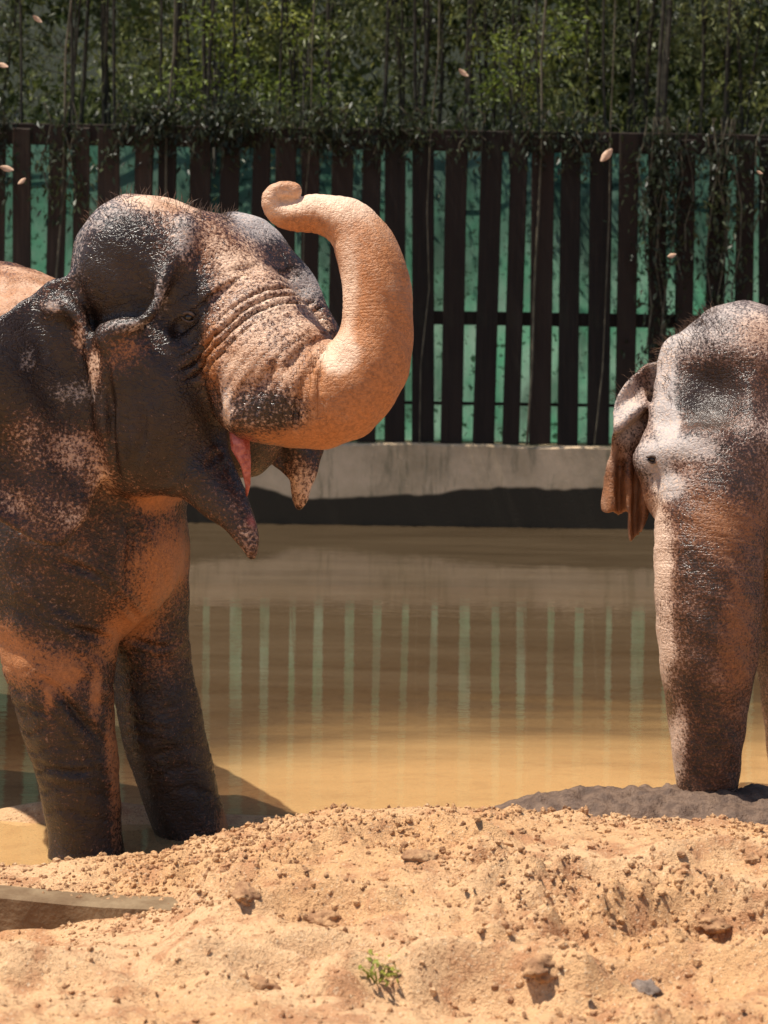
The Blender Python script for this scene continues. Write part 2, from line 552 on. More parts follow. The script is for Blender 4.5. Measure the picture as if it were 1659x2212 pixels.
# ------------------------------------------------------------------ leaves and trees
def leaf_cloud(name, centers, per, spread, size, mat, parent=None, droop=0.6, aspect=0.26):
    """many small folded leaves round the given twig ends"""
    C = np.asarray(centers, dtype=float)
    n = len(C) * per
    P = np.repeat(C, per, 0) + rng.normal(0, 1, (n, 3)) * np.asarray(spread)
    az = rng.uniform(0, 2 * np.pi, n)
    el = rng.normal(-droop, 0.5, n)
    d = np.stack([np.cos(az) * np.cos(el), np.sin(az) * np.cos(el), np.sin(el)], -1)
    up = rng.normal(0, 1, (n, 3)); up[:, 2] += 1.0
    s = np.cross(d, up); s /= np.linalg.norm(s, axis=1, keepdims=True) + 1e-9
    L = size * rng.uniform(0.6, 1.35, n)[:, None]
    nrm = np.cross(s, d)
    a = P; m = P + d * L * 0.45; t = P + d * L - np.array([0, 0, 1]) * L * 0.12
    l = m + s * L * aspect * 0.5 + nrm * L * 0.06
    r = m - s * L * aspect * 0.5 + nrm * L * 0.06
    V = np.stack([a, l, t, r], 1).reshape(-1, 3)
    i = np.arange(n)[:, None] * 4
    F = np.concatenate([i + np.array([0, 1, 2]), i + np.array([0, 2, 3])], 0)
    o = mesh_obj(name, V, F, mat, parent)
    tone = np.repeat(np.clip(rng.beta(1.6, 2.6, n) + np.repeat(rng.normal(0, 0.24, len(C)), per), 0, 1), 4)
    at = o.data.attributes.new('tone', 'FLOAT', 'POINT')
    at.data.foreach_set('value', tone.astype(np.float32))
    o['kind'] = 'stuff'
    return o


def tree(x, y, height, label, n_stem, lean=0.0, crown_lo=3.2, crowd=46, per=120, mat=None, spread_r=1.1):
    base = Vector((x, y, 0.6))
    t = empty('slender_tree', base)
    tag(t, label, 'tree', 'slender trees behind the fence')
    V, F = [], []
    tips = []
    for s in range(n_stem):
        bx, by = x + random.uniform(-0.35, 0.35), y + random.uniform(-0.3, 0.3)
        lx, ly = random.uniform(-0.5, 0.5), random.uniform(-0.5, 0.3) - lean * random.uniform(0.4, 1)
        hh = height * random.uniform(0.8, 1.05)
        pts, rad = [], []
        r0 = random.uniform(0.022, 0.045)
        for q in range(9):
            u = q / 8
            pts.append((bx + lx * u ** 2 + random.uniform(-0.02, 0.02), by + ly * u ** 2, 0.6 + hh * u))
            rad.append(r0 * (1 - 0.75 * u))
        tube_vf(pts, rad, 6, V, F)
        for q in range(int(crowd / n_stem)):
            u = random.uniform((crown_lo - 0.6) / height, 1.0)
            p = Vector(pts[min(int(u * 8), 7)]).lerp(Vector(pts[min(int(u * 8) + 1, 8)]), u * 8 - int(u * 8))
            an = random.uniform(0, 2 * math.pi)
            rr = random.uniform(0.15, 1) ** 0.7 * spread_r * (0.6 + 0.4 * math.sin(math.pi * u))
            tip = p + Vector((math.cos(an) * rr, math.sin(an) * rr - lean * 0.2, random.uniform(-0.15, 0.5)))
            tube_vf([p, p.lerp(tip, 0.5) + Vector((0, 0, 0.08)), tip], [0.010, 0.007, 0.003], 4, V, F, False)
            tips.append(tip)
    for s in range(4):
        bx, by, tp = x + random.uniform(-0.55, 0.55), 18.75 + random.uniform(-0.1, 0.3), random.uniform(-0.25, 0.25)
        r0 = random.uniform(0.014, 0.034)
        tube_vf([(bx + tp * (q / 6) ** 1.5 + random.uniform(-0.015, 0.015), by, 0.6 + 6.0 * q / 6) for q in range(7)], [r0 * (1 - 0.08 * q) for q in range(7)], 6, V, F)
    tag(mesh_obj('trunk', V, F, M_BARK, t, True), 'thin upright stems', kind='stuff')
    leaf_cloud('crown', [tuple(p) for p in tips], per, (0.24, 0.24, 0.16), 0.07, mat or M_LEAF, t)
    return t


spots = [(-4.6, 'slender tree behind the fence at the left edge of the picture'),
         (-3.2, 'slender tree behind the fence above the back of the left elephant'),
         (-2.0, 'slender tree behind the fence above the domed head of the left elephant'),
         (-0.9, 'slender tree behind the fence above the curled trunk tip'),
         (0.2, 'slender tree behind the fence just right of the raised trunk'),
         (1.3, 'slender tree behind the fence above the middle of the open fence stretch'),
         (2.3, 'slender tree behind the fence above the pale leaf near the fence top'),
         (3.4, 'slender tree behind the fence above the head of the right elephant'),
         (4.6, 'slender tree behind the fence at the right edge of the picture')]
for i, (tx, lab) in enumerate(spots):
    tree(tx + random.uniform(-0.15, 0.15), 19.7 + random.uniform(-0.3, 0.7), random.uniform(6.2, 7.6), lab, random.choice((4, 5, 6)), 0.25, 3.2, 44, 130)

# denser wood behind, one mass
cs = []
for i in range(300):
    cs.append((random.uniform(-9, 9), random.uniform(21.0, 25.5), random.uniform(1.0, 9.5)))
wood = leaf_cloud('far_wood', cs, 260, (0.42, 0.42, 0.33), 0.20, M_LEAFF, None, 0.5, 0.42)
tag(wood, 'dense dark green wood rising behind the slender trees', 'wood', kind='stuff')
def sapling(x0, blobs, label):
    sp = empty('sunlit_sapling', (x0, 18.75, 0.62))
    tag(sp, label, 'sapling', 'sunlit saplings over the fence')
    cs = [(random.gauss(cx, 0.15), random.gauss(18.85, 0.15), random.gauss(cz, 0.15)) for cx, cz, n in blobs for _ in range(n)]
    V, F = [], []
    tube_vf([(x0, 18.75, 0.6), (x0 + 0.03, 18.78, 2.4), (x0, 18.8, 4.6)], [0.03, 0.024, 0.01], 6, V, F)
    for c in cs: tube_vf([(x0 + 0.01, 18.79, random.uniform(3.0, 4.2)), ((x0 + c[0]) / 2, 18.8, c[2] - 0.05), c], [0.010, 0.007, 0.003], 4, V, F, False)
    mesh_obj('stem', V, F, M_BARK, sp, True)['kind'] = 'stuff'
    leaf_cloud('foliage', cs, 48, (0.13, 0.13, 0.10), 0.065, M_LEAF3, sp, 0.3, 0.35)


sapling(-1.75, [(-1.95, 4.35, 9), (-1.75, 4.75, 6), (-1.35, 4.2, 6), (-1.6, 5.05, 4)], 'bright yellow-green sapling peeping over the fence above the left elephant')
sapling(-0.85, [(-0.9, 4.85, 3), (-0.75, 4.3, 3)], 'small yellow-green sapling over the fence above the curled trunk tip')
sapling(1.25, [(1.15, 4.6, 6), (1.4, 4.3, 4), (0.95, 4.15, 3), (1.75, 4.9, 4)], 'yellow-green sapling over the fence left of the falling leaf by the fence top')


def vine(label, x0, x1, ztop, zlo, n, per, yy=WALL_Y + 0.02):
    t = empty('climbing_vine', ((x0 + x1) / 2, yy, 0.78))
    tag(t, label, 'vine', 'vines on the fence')
    V, F, tips = [], [], []
    for i in range(n):
        xx = random.uniform(x0, x1)
        zl = random.uniform(zlo, ztop)
        pts = [(xx + 0.05 * math.sin(q * 1.7 + i), yy - random.uniform(0, 0.06), ztop + 0.1 + (zl - ztop - 0.1) * q / 5) for q in range(6)]
        tube_vf(pts, [0.008] * 6, 4, V, F, False)
        tips += pts[1:]
    for i in range(max(3, int((x1 - x0) * 1.2))):
        xx, yb = random.uniform(x0, x1), yy - 0.02
        tube_vf([(xx + random.uniform(-0.03, 0.03) + 0.02 * q, yb + 0.05 * q / 6, 0.78 + 4.4 * q / 6) for q in range(7)], [random.uniform(0.006, 0.013)] * 7, 5, V, F, False)
    mesh_obj('stem', V, F, M_STEM, t, True)['kind'] = 'stuff'
    leaf_cloud('foliage', tips, per, (0.09, 0.05, 0.10), 0.075, M_LEAF2, t, 0.8, 0.4)


vine('dark leafy vine covering the fence behind the right elephant', 2.2, 4.4, 3.8, 1.6, 26, 20)
vine('dark leafy vine hanging over the fence at the left picture edge', -4.6, -2.85, 3.85, 2.9, 14, 20)
vine('thin leafy vine trailing over the fence top in the middle', -2.6, 2.1, 3.85, 3.45, 44, 14)

# ------------------------------------------------------------------ signed-distance sculpting for the animals
def surface_nets(vol, xs, ys, zs):
    s = vol < 0
    c = np.zeros(tuple(n - 1 for n in vol.shape), np.int8)
    corners = [(a, b, d) for a in (0, 1) for b in (0, 1) for d in (0, 1)]
    nx, ny, nz = vol.shape
    for a, b, d in corners:
        c += s[a:nx - 1 + a, b:ny - 1 + b, d:nz - 1 + d]
    act = (c > 0) & (c < 8)
    ids = np.full(act.shape, -1, np.int32)
    ai, aj, ak = np.nonzero(act)
    n = len(ai)
    ids[ai, aj, ak] = np.arange(n)
    acc = np.zeros((n, 3)); cnt = np.zeros(n)
    for p in corners:
        for ax in range(3):
            if p[ax]: continue
            q = list(p); q[ax] = 1
            va = vol[ai + p[0], aj + p[1], ak + p[2]]; vb = vol[ai + q[0], aj + q[1], ak + q[2]]
            m = (va < 0) != (vb < 0)
            t = np.where(m, va / np.where(va == vb, 1, va - vb), 0)
            P0 = np.stack([xs[ai + p[0]], ys[aj + p[1]], zs[ak + p[2]]], -1)
            P1 = np.stack([xs[ai + q[0]], ys[aj + q[1]], zs[ak + q[2]]], -1)
            acc += np.where(m[:, None], P0 + (P1 - P0) * t[:, None], 0); cnt += m
    V = acc / cnt[:, None]
    F = []
    for ax in range(3):
        lo = [slice(None)] * 3; hi = [slice(None)] * 3
        lo[ax] = slice(None, -1); hi[ax] = slice(1, None)
        ch = s[tuple(lo)] != s[tuple(hi)]
        b1, b2 = (ax + 1) % 3, (ax + 2) % 3
        e = np.stack(np.nonzero(ch), -1)
        ok = (e[:, b1] > 0) & (e[:, b2] > 0) & (e[:, b1] < vol.shape[b1] - 1) & (e[:, b2] < vol.shape[b2] - 1)
        e = e[ok]
        ins = s[e[:, 0], e[:, 1], e[:, 2]]
        def cell(d1, d2):
            g = e.copy(); g[:, b1] -= d1; g[:, b2] -= d2
            return ids[g[:, 0], g[:, 1], g[:, 2]]
        q = np.stack([cell(1, 1), cell(0, 1), cell(0, 0), cell(1, 0)], -1)
        q = np.where(ins[:, None], q, q[:, ::-1])
        F.append(q)
    return V, np.concatenate(F, 0)


def catmull(P, per):
    P = np.asarray(P, float)
    out = []
    for i in range(len(P) - 1):
        p0, p1, p2, p3 = P[max(i - 1, 0)], P[i], P[i + 1], P[min(i + 2, len(P) - 1)]
        for k in range(per):
            t = k / per
            out.append(0.5 * ((2 * p1) + (-p0 + p2) * t + (2 * p0 - 5 * p1 + 4 * p2 - p3) * t * t + (-p0 + 3 * p1 - 3 * p2 + p3) * t ** 3))
    out.append(P[-1])
    return np.array(out)


class Sculpt:
    def __init__(self, xs, ys, zs):
        self.ax = [np.asarray(a) for a in (xs, ys, zs)]
        self.vol = np.full(tuple(len(a) for a in self.ax), 0.5, np.float32)

    def box(self, lo, hi):
        sl = []
        for a, l, h in zip(self.ax, lo, hi):
            i, j = np.searchsorted(a, l), np.searchsorted(a, h)
            sl.append(slice(max(i - 1, 0), min(j + 1, len(a))))
        g = np.meshgrid(*[a[s].astype(np.float32) for a, s in zip(self.ax, sl)], indexing='ij', sparse=True)
        return tuple(sl), g

    def blend(self, sl, d, k, op='+'):
        v = self.vol[sl]
        if op == '+':
            h = np.maximum(k - np.abs(v - d), 0) / k
            self.vol[sl] = np.minimum(v, d) - h * h * k * 0.25
        else:
            h = np.maximum(k - np.abs(v + d), 0) / k
            self.vol[sl] = np.maximum(v, -d) + h * h * k * 0.25

    def ell(self, c, r, k=0.1, rot=None, op='+'):
        r = np.array(r if hasattr(r, '__len__') else (r,) * 3, float)
        m = r.max() + k + 0.06
        sl, (X, Y, Z) = self.box(c - m, c + m)
        x, y, z = X - c[0], Y - c[1], Z - c[2]
        if rot is not None:
            Mi = np.array(rot).T
            x, y, z = [Mi[i, 0] * x + Mi[i, 1] * y + Mi[i, 2] * z for i in range(3)]
        k0 = np.sqrt((x / r[0]) ** 2 + (y / r[1]) ** 2 + (z / r[2]) ** 2)
        k1 = np.sqrt((x / r[0] ** 2) ** 2 + (y / r[1] ** 2) ** 2 + (z / r[2] ** 2) ** 2)
        self.blend(sl, (k0 * (k0 - 1) / np.maximum(k1, 1e-5)).astype(np.float32), k, op)

    def chain(self, pts, per=5, k=0.08, op='+', flat=1.0):
        """pts: (xd, yd, Y, r)"""
        Q = np.array([list(D(a, b, c)) + [r] for a, b, c, r in pts])
        Q = catmull(Q, per)
        rm = Q[:, 3].max() + k + 0.06
        sl, (X, Y, Z) = self.box(Q[:, :3].min(0) - rm, Q[:, :3].max(0) + rm)
        shp = np.broadcast_shapes(X.shape, Y.shape, Z.shape)
        d = np.full(shp, 9.0, np.float32)
        off = [s.start for s in sl]
        for a, b in zip(Q[:-1], Q[1:]):
            m = max(a[3], b[3]) + k + 0.06
            lo, hi = np.minimum(a[:3], b[:3]) - m, np.maximum(a[:3], b[:3]) + m
            s2, (x, y, z) = self.box(lo, hi)
            s2 = tuple(slice(max(q.start - o, 0), q.stop - o) for q, o in zip(s2, off))
            x = X[s2[0], :, :]; y = Y[:, s2[1], :]; z = Z[:, :, s2[2]]
            ab = b[:3] - a[:3]
            L = max(ab @ ab, 1e-9)
            t = np.clip(((x - a[0]) * ab[0] + (y - a[1]) * ab[1] + (z - a[2]) * ab[2]) / L, 0, 1)
            dd = np.sqrt((x - a[0] - t * ab[0]) ** 2 + (y - a[1] - t * ab[1]) ** 2 + (z - a[2] - t * ab[2]) ** 2) - (a[3] + t * (b[3] - a[3]))
            d[s2] = np.minimum(d[s2], dd)
        self.blend(sl, d, k, op)
        return Q

    def sheet(self, poly, yfun, th, k=0.03):
        """a skin flap: outline poly in (X, Z), mid surface Y = yfun(X, Z)"""
        P = np.asarray(poly, float)
        lo = np.array([P[:, 0].min(), -1, P[:, 1].min()]); hi = np.array([P[:, 0].max(), 1, P[:, 1].max()])
        gx_, gz_ = np.meshgrid(np.linspace(lo[0], hi[0], 30), np.linspace(lo[2], hi[2], 30))
        yv = yfun(gx_, gz_)
        lo[1], hi[1] = yv.min(), yv.max()
        m = th + k + 0.05
        sl, (X, Y, Z) = self.box(lo - m, hi + m)
        x, z = X[:, 0, :], Z[:, 0, :]
        x, z = np.broadcast_arrays(x, z)
        d2 = np.full(x.shape, 1e9); sg = np.ones(x.shape)
        n = len(P)
        for i in range(n):
            a, b = P[i], P[(i + 1) % n]
            e = b - a
            wx_, wz_ = x - a[0], z - a[1]
            t = np.clip((wx_ * e[0] + wz_ * e[1]) / (e @ e), 0, 1)
            d2 = np.minimum(d2, (wx_ - e[0] * t) ** 2 + (wz_ - e[1] * t) ** 2)
            c1 = (a[1] > z) != (b[1] > z)
            xi = a[0] + (z - a[1]) / (b[1] - a[1] if b[1] != a[1] else 1e-9) * e[0]
            sg = np.where(c1 & (x < xi), -sg, sg)
        d2 = (np.sqrt(d2) * sg)[:, None, :]
        yc = yfun(x, z)[:, None, :]
        gxx = np.gradient(yc[:, 0, :], self.ax[0][sl[0]], axis=0); gzz = np.gradient(yc[:, 0, :], self.ax[2][sl[2]], axis=1)
        cf = 1 / np.sqrt(1 + gxx ** 2 + gzz ** 2)[:, None, :]
        a_, b_ = np.abs(Y - yc) * cf - th * 0.4, d2 + th
        d = np.minimum(np.maximum(a_, b_), 0) + np.sqrt(np.maximum(a_, 0) ** 2 + np.maximum(b_, 0) ** 2) - th * 0.6
        self.blend(sl, d.astype(np.float32), k)

    def mesh(self):
        return surface_nets(self.vol, *self.ax)


def smooth_mesh(V, F, it=2, lam=0.5):
    e = np.concatenate([F[:, [0, 1]], F[:, [1, 2]], F[:, [2, 3]], F[:, [3, 0]]], 0)
    n = len(V)
    cnt = np.bincount(e[:, 0], minlength=n) + np.bincount(e[:, 1], minlength=n)
    for _ in range(it):
        acc = np.stack([np.bincount(e[:, 0], V[e[:, 1], i], n) + np.bincount(e[:, 1], V[e[:, 0], i], n) for i in range(3)], -1)
        V = V + lam * (acc / np.maximum(cnt, 1)[:, None] - V)
    return V


def vert_normals(V, F):
    fn = np.cross(V[F[:, 2]] - V[F[:, 0]], V[F[:, 3]] - V[F[:, 1]])
    N = np.stack([sum(np.bincount(F[:, j], fn[:, i], len(V)) for j in range(4)) for i in range(3)], -1)
    return N / (np.linalg.norm(N, axis=1, keepdims=True) + 1e-12)


def along(V, Q):
    """arc length of the nearest point of polyline Q, and its distance / radius"""
    seg = np.linalg.norm(np.diff(Q[:, :3], axis=0), axis=1)
    S = np.concatenate([[0], np.cumsum(seg)])
    best = np.full(len(V), 1e9); s = np.zeros(len(V)); T = np.zeros((len(V), 3)); C = np.zeros((len(V), 3))
    for i in range(len(Q) - 1):
        a, ab = Q[i, :3], Q[i + 1, :3] - Q[i, :3]
        t = np.clip(((V - a) @ ab) / (ab @ ab), 0, 1)
        c = a + t[:, None] * ab
        d = np.linalg.norm(V - c, axis=1) / (Q[i, 3] + t * (Q[i + 1, 3] - Q[i, 3]))
        m = d < best
        best = np.where(m, d, best); s = np.where(m, S[i] + t * seg[i], s)
        C[m] = c[m]; T[m] = ab / seg[i]
    return s, best, C, T, S[-1]


def crease(V, N, lines):
    off = np.zeros(len(V))
    for pts, dep, w in lines:
        Q = catmull(np.array([D(*p) for p in pts]), 6)
        d = np.full(len(V), 9.0)
        L = len(Q) - 1
        fade = np.zeros(len(V))
        for i in range(L):
            a, ab = Q[i], Q[i + 1] - Q[i]
            t = np.clip(((V - a) @ ab) / (ab @ ab), 0, 1)
            q = (V - a - t[:, None] * ab) * np.array([1, 0.35, 1])
            dd = np.linalg.norm(q, axis=1)
            m = dd < d
            d = np.where(m, dd, d)
            fade = np.where(m, np.sin(np.pi * np.clip((i + t) / L, 0.04, 0.96)) ** 0.6, fade)
        off += fade * dep * (-np.exp(-(d / w) ** 2) + 0.55 * np.exp(-((d - 2.1 * w) / (0.9 * w)) ** 2))
    return V + N * off[:, None]


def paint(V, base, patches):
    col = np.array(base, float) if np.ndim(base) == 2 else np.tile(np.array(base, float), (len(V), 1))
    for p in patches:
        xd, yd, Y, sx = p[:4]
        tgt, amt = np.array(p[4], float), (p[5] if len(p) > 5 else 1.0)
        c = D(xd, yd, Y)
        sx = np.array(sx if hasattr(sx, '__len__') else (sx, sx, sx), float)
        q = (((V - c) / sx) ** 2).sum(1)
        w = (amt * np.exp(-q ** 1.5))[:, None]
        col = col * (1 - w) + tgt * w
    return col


def mat_skin(name, dark, grey, mud, pale, fleck):
    m = NT(name)
    co = m.coord()
    p = m.n('ShaderNodeSeparateColor', {0: m.attr('paint', 'Color')})
    a_m, a_p, a_g = p.outputs[0], p.outputs[1], p.outputs[2]
    pink = m.attr('flesh')
    n1 = m.noise(co, 9.0, 5, 0.65)
    n2 = m.noise(co, 72.0, 4, 0.7)
    n3 = m.noise(co, 110.0, 2, 0.7)
    v = m.n('ShaderNodeTexVoronoi', {'Vector': co, 'Scale': 75.0}, feature='F1').outputs['Distance']
    n0 = m.noise(co, 4.0, 4, 0.6)
    cen = lambda q, a: m.math('MULTIPLY', m.math('SUBTRACT', q, 0.5), a)
    mixn = m.math('ADD', m.math('ADD', cen(n0, 0.45), cen(n1, 0.5)), m.math('ADD', cen(n2, 2.4 * fleck), cen(n3, 1.2)))
    off = 0.0
    ev = m.math('ADD', m.math('MULTIPLY', a_m, 1.05), m.math('SUBTRACT', mixn, off))
    mm = m.ramp(ev, 0.36, 0.85)
    brn = m.ramp(ev, 0.10, 0.56)
    gm = m.ramp(m.math('ADD', m.math('MULTIPLY', a_g, 1.3), m.math('SUBTRACT', mixn, off)), 0.30, 0.85)
    dk = m.mix(m.ramp(n1, 0.35, 0.65), dark, tuple(c * 1.7 for c in dark))
    dk = m.mix(brn, dk, (0.135, 0.052, 0.024))
    c = m.mix(gm, dk, grey)
    orange = m.mix(m.ramp(n2, 0.35, 0.7), mud, tuple(q * 0.62 for q in mud))
    orange = m.mix(m.ramp(m.math('ADD', a_p, m.math('MULTIPLY', m.math('SUBTRACT', n1, 0.5), 0.8)), 0.25, 0.8), orange, pale)
    c = m.mix(mm, c, orange)
    c = m.mix(m.math('MULTIPLY', m.ramp(v, 0.55, 0.75), 0.12), c, dark)
    c = m.mix(pink, c, (0.50, 0.13, 0.10))
    # skin relief: fine cracks and pores, with rings along the trunk
    crk = m.n('ShaderNodeTexVoronoi', {'Vector': m.n('ShaderNodeVectorMath', {0: co, 1: m.n('ShaderNodeTexNoise', {'Vector': co, 'Scale': 14.0}).outputs['Color']}, operation='MULTIPLY_ADD').outputs[0] if False else co, 'Scale': 34.0}, feature='DISTANCE_TO_EDGE').outputs['Distance']
    ring = m.attr('ring')
    rw = m.attr('ringw')
    rs = m.math('SINE', m.math('ADD', m.math('MULTIPLY', ring, 480.0), m.math('MULTIPLY', n1, 9.0)))
    h = m.math('ADD', m.math('MULTIPLY', m.ramp(m.math('ABSOLUTE', m.math('SUBTRACT', m.noise(m.scale_vec(co, (1, 1, 1.6)), 26.0, 3, 0.6), 0.5)), 0.0, 0.07), 0.30), m.math('ADD', m.math('MULTIPLY', n2, 0.55), m.math('MULTIPLY', n3, 0.5)))
    h = m.math('ADD', h, m.math('MULTIPLY', m.math('MULTIPLY', rs, rw), 0.07))
    cz = m.math('POWER', m.math('MAXIMUM', m.math('COSINE', m.math('MULTIPLY', m.attr('foldph'), 6.28318)), 0.0), 5.0)
    h = m.math('SUBTRACT', h, m.math('MULTIPLY', m.math('MULTIPLY', cz, m.attr('foldw')), 3.6))
    nb = m.bump(h, 0.52, 0.012)
    rough = m.math('ADD', 0.27, m.math('MULTIPLY', m.math('MAXIMUM', mm, gm), 0.33))
    return m.done(m.principled(c, rough, nb, 0.45))


M_SKIN_A = mat_skin('wet_dark_skin', (0.019, 0.0115, 0.0085), (0.44, 0.38, 0.35), (0.50, 0.205, 0.075), (0.76, 0.52, 0.36), 0.55)
M_SKIN_B = mat_skin('dusty_brown_skin', (0.030, 0.0185, 0.0135), (0.44, 0.38, 0.35), (0.36, 0.15, 0.06), (0.68, 0.47, 0.34), 0.48)
M_EYE = mat_simple('eye', (0.006, 0.004, 0.003), (0.02, 0.012, 0.007), 40, 0.08, 0.0, None, 0.6)
M_FLESH = mat_simple('pink_flesh', (0.30, 0.055, 0.04), (0.52, 0.16, 0.12), 45, 0.25, 0.9, 50, 0.5)
M_NAIL = mat_simple('toenail', (0.25, 0.17, 0.11), (0.36, 0.26, 0.18), 20, 0.6, 0.2)
M_HAIR = mat_simple('hair', (0.05, 0.03, 0.02), (0.16, 0.09, 0.05), 20, 0.6, 0.0)


def finish_animal(name, V, F, mat, parent, col, ring, ringw, flesh, foldph=None, foldw=None):
    o = mesh_obj(name, V, F, mat, parent, True)
    me = o.data
    ca = me.color_attributes.new('paint', 'FLOAT_COLOR', 'POINT')
    ca.data.foreach_set('color', np.concatenate([np.clip(col, -0.4, 1), np.ones((len(V), 1))], 1).astype(np.float32).ravel())
    z0 = np.zeros(len(V))
    for k, a in (('ring', ring), ('ringw', ringw), ('flesh', flesh), ('foldph', z0 if foldph is None else foldph), ('foldw', z0 if foldw is None else foldw)):
        at = me.attributes.new(k, 'FLOAT', 'POINT')
        at.data.foreach_set('value', np.asarray(a, np.float32))
    return o


def blob(name, c, r, mat, parent=None, seed=0, amp=0.0, flat=1.0, sub=2):
    bm = bmesh.new()
    bmesh.ops.create_icosphere(bm, subdivisions=sub, radius=1.0)
    rr = r if hasattr(r, '__len__') else (r, r, r)
    for v in bm.verts:
        n = v.co
        k = 1 + amp * (math.sin(n.x * 3.1 + seed) * math.sin(n.y * 2.7 + seed * 1.7) + 0.6 * math.sin(n.z * 5.3 + n.x * 4 + seed * 2.3) + 0.45 * math.sin(n.x * 9 + seed) * math.sin(n.y * 8 - n.z * 7 + seed))
        v.co = Vector((n.x * rr[0] * k + c[0], n.y * rr[1] * k + c[1], n.z * rr[2] * k + c[2]))
    me = bpy.data.meshes.new(name)
    bm.to_mesh(me); bm.free()
    me.polygons.foreach_set('use_smooth', [True] * len(me.polygons))
    me.materials.append(mat)
    o = bpy.data.objects.new(name, me)
    COL.objects.link(o)
    if parent is not None:
        o.parent = parent
        o.matrix_parent_inverse = Matrix.Translation(-Vector(parent.location))
    return o


def hair_mesh(name, V, N, sel, n, length, parent, seed=3, rad=0.0012):
    r = np.random.default_rng(seed)
    idx = r.choice(np.nonzero(sel)[0], n)
    VV, FF = [], []
    for i in idx:
        p, nn = V[i], N[i] + r.normal(0, 0.35, 3)
        nn /= np.linalg.norm(nn)
        L = length * r.uniform(0.5, 1.2)
        s = np.cross(nn, [0.3, 1, 0.2]); s /= np.linalg.norm(s)
        b = len(VV)
        q = p + nn * L * 0.55; t = p + nn * L + np.array([r.normal(0, 0.2), 0, -0.25]) * L * 0.4
        u = np.cross(nn, s)
        VV += [p - nn * 0.004 + s * rad, p - nn * 0.004 - s * rad * 0.5 + u * rad, p - nn * 0.004 - s * rad * 0.5 - u * rad,
               q + s * rad * 0.8, q - s * rad * 0.4 + u * rad * 0.8, q - s * rad * 0.4 - u * rad * 0.8, t]
        FF += [(b, b + 1, b + 4, b + 3), (b + 1, b + 2, b + 5, b + 4), (b + 2, b, b + 3, b + 5), (b + 3, b + 4, b + 6), (b + 4, b + 5, b + 6), (b + 5, b + 3, b + 6)]
    return tag(mesh_obj(name, VV, FF, M_HAIR, parent), kind='stuff')


def add_eye(parent, V, xd, yd, r):
    """eyeball set in the skin found along the line of sight, with two lids"""
    p, q = D(xd, yd, 6.0), D(xd, yd, 9.0)
    d = (q - p) / np.linalg.norm(q - p)
    w = V - p
    t = w @ d
    off = np.linalg.norm(w - t[:, None] * d, axis=1)
    ok = off < 0.014
    c = p + d * (t[ok].min() + r * 0.45)
    blob('eye', c, (r, r, r * 0.85), M_EYE, parent)
    for sg, k in ((1, 1.0), (-1, 0.8)):
        pts, rad = [], []
        for i in range(9):
            u = -1.25 + 2.5 * i / 8
            z = math.cos(u * 1.05) * r * 0.80 * sg
            yy = math.sqrt(max((1.16 * r) ** 2 - min(abs(u) * r * 0.85, r) ** 2 - z * z, (0.25 * r) ** 2))
            pts.append(c + np.array([u * r, -yy * 0.95, z - 0.15 * u * r]))
            rad.append(r * (0.36 if sg > 0 else 0.28) * (1 - 0.35 * abs(u) / 1.25) * k)
        Vl, Fl = tube_vf(pts, rad, 8)
        mesh_obj('eyelid', Vl, Fl, M_LID, parent, True)


M_LID = mat_simple('eyelid_skin', (0.05, 0.035, 0.028), (0.16, 0.12, 0.10), 60, 0.5, 0.5, 120)

# ------------------------------------------------------------------ left elephant, head raised, trunk curled up
xs = axis((-4.4, -1.62, 0.04), (-1.62, 0.25, 0.0095))
ys = axis((5.85, 7.3, 0.0105), (7.3, 10.4, 0.04))
zs = axis((-0.14, 0.9, 0.014), (0.9, 2.72, 0.0095))
S = Sculpt(xs, ys, zs)
O = -0.25
# trunk of the body, hidden mostly beyond the left edge
S.chain([(130, 1010, 7.45, 0.46), (0, 830, 7.8, 0.50), (-160, 880, 8.4, 0.62), (-330, 930, 9.1, 0.62), (-430, 960, 9.6, 0.52)], 4, 0.2)
S.ell(D(100, 1060, 7.3), (0.42, 0.42, 0.50), 0.2)
S.ell(D(235, 1170, 7.08), (0.285, 0.28, 0.34), 0.16)
S.chain([(330, 820, 6.80, 0.30), (215, 930, 7.2, 0.40)], 3, 0.15)
# legs
S.chain([(110, 1180, 7.12, 0.30), (135, 1480, 7.06, 0.198), (168, 1660, 7.08, 0.158), (184, 1800, 7.1, 0.140), (187, 1890, 7.1, 0.150), (187, 1960, 7.1, 0.155)], 4, 0.10)
S.chain([(300, 1180, 7.3, 0.20), (325, 1400, 7.38, 0.160), (345, 1540, 7.40, 0.168), (378, 1670, 7.42, 0.158), (410, 1780, 7.43, 0.146), (424, 1850, 7.43, 0.148), (428, 1940, 7.43, 0.15)], 4, 0.08)
for hx, hy in ((-3.1, 8.75), (-2.55, 9.55)):
    a = np.array([[hx, hy, 1.3, 0.32], [hx, hy, 0.75, 0.2], [hx, hy, 0.3, 0.15], [hx, hy, -0.3, 0.17]])
    for p, q in zip(a[:-1], a[1:]):
        for t in np.linspace(0, 1, 5):
            c = p + (q - p) * t
            S.ell(c[:3], (c[3],) * 3, 0.12)
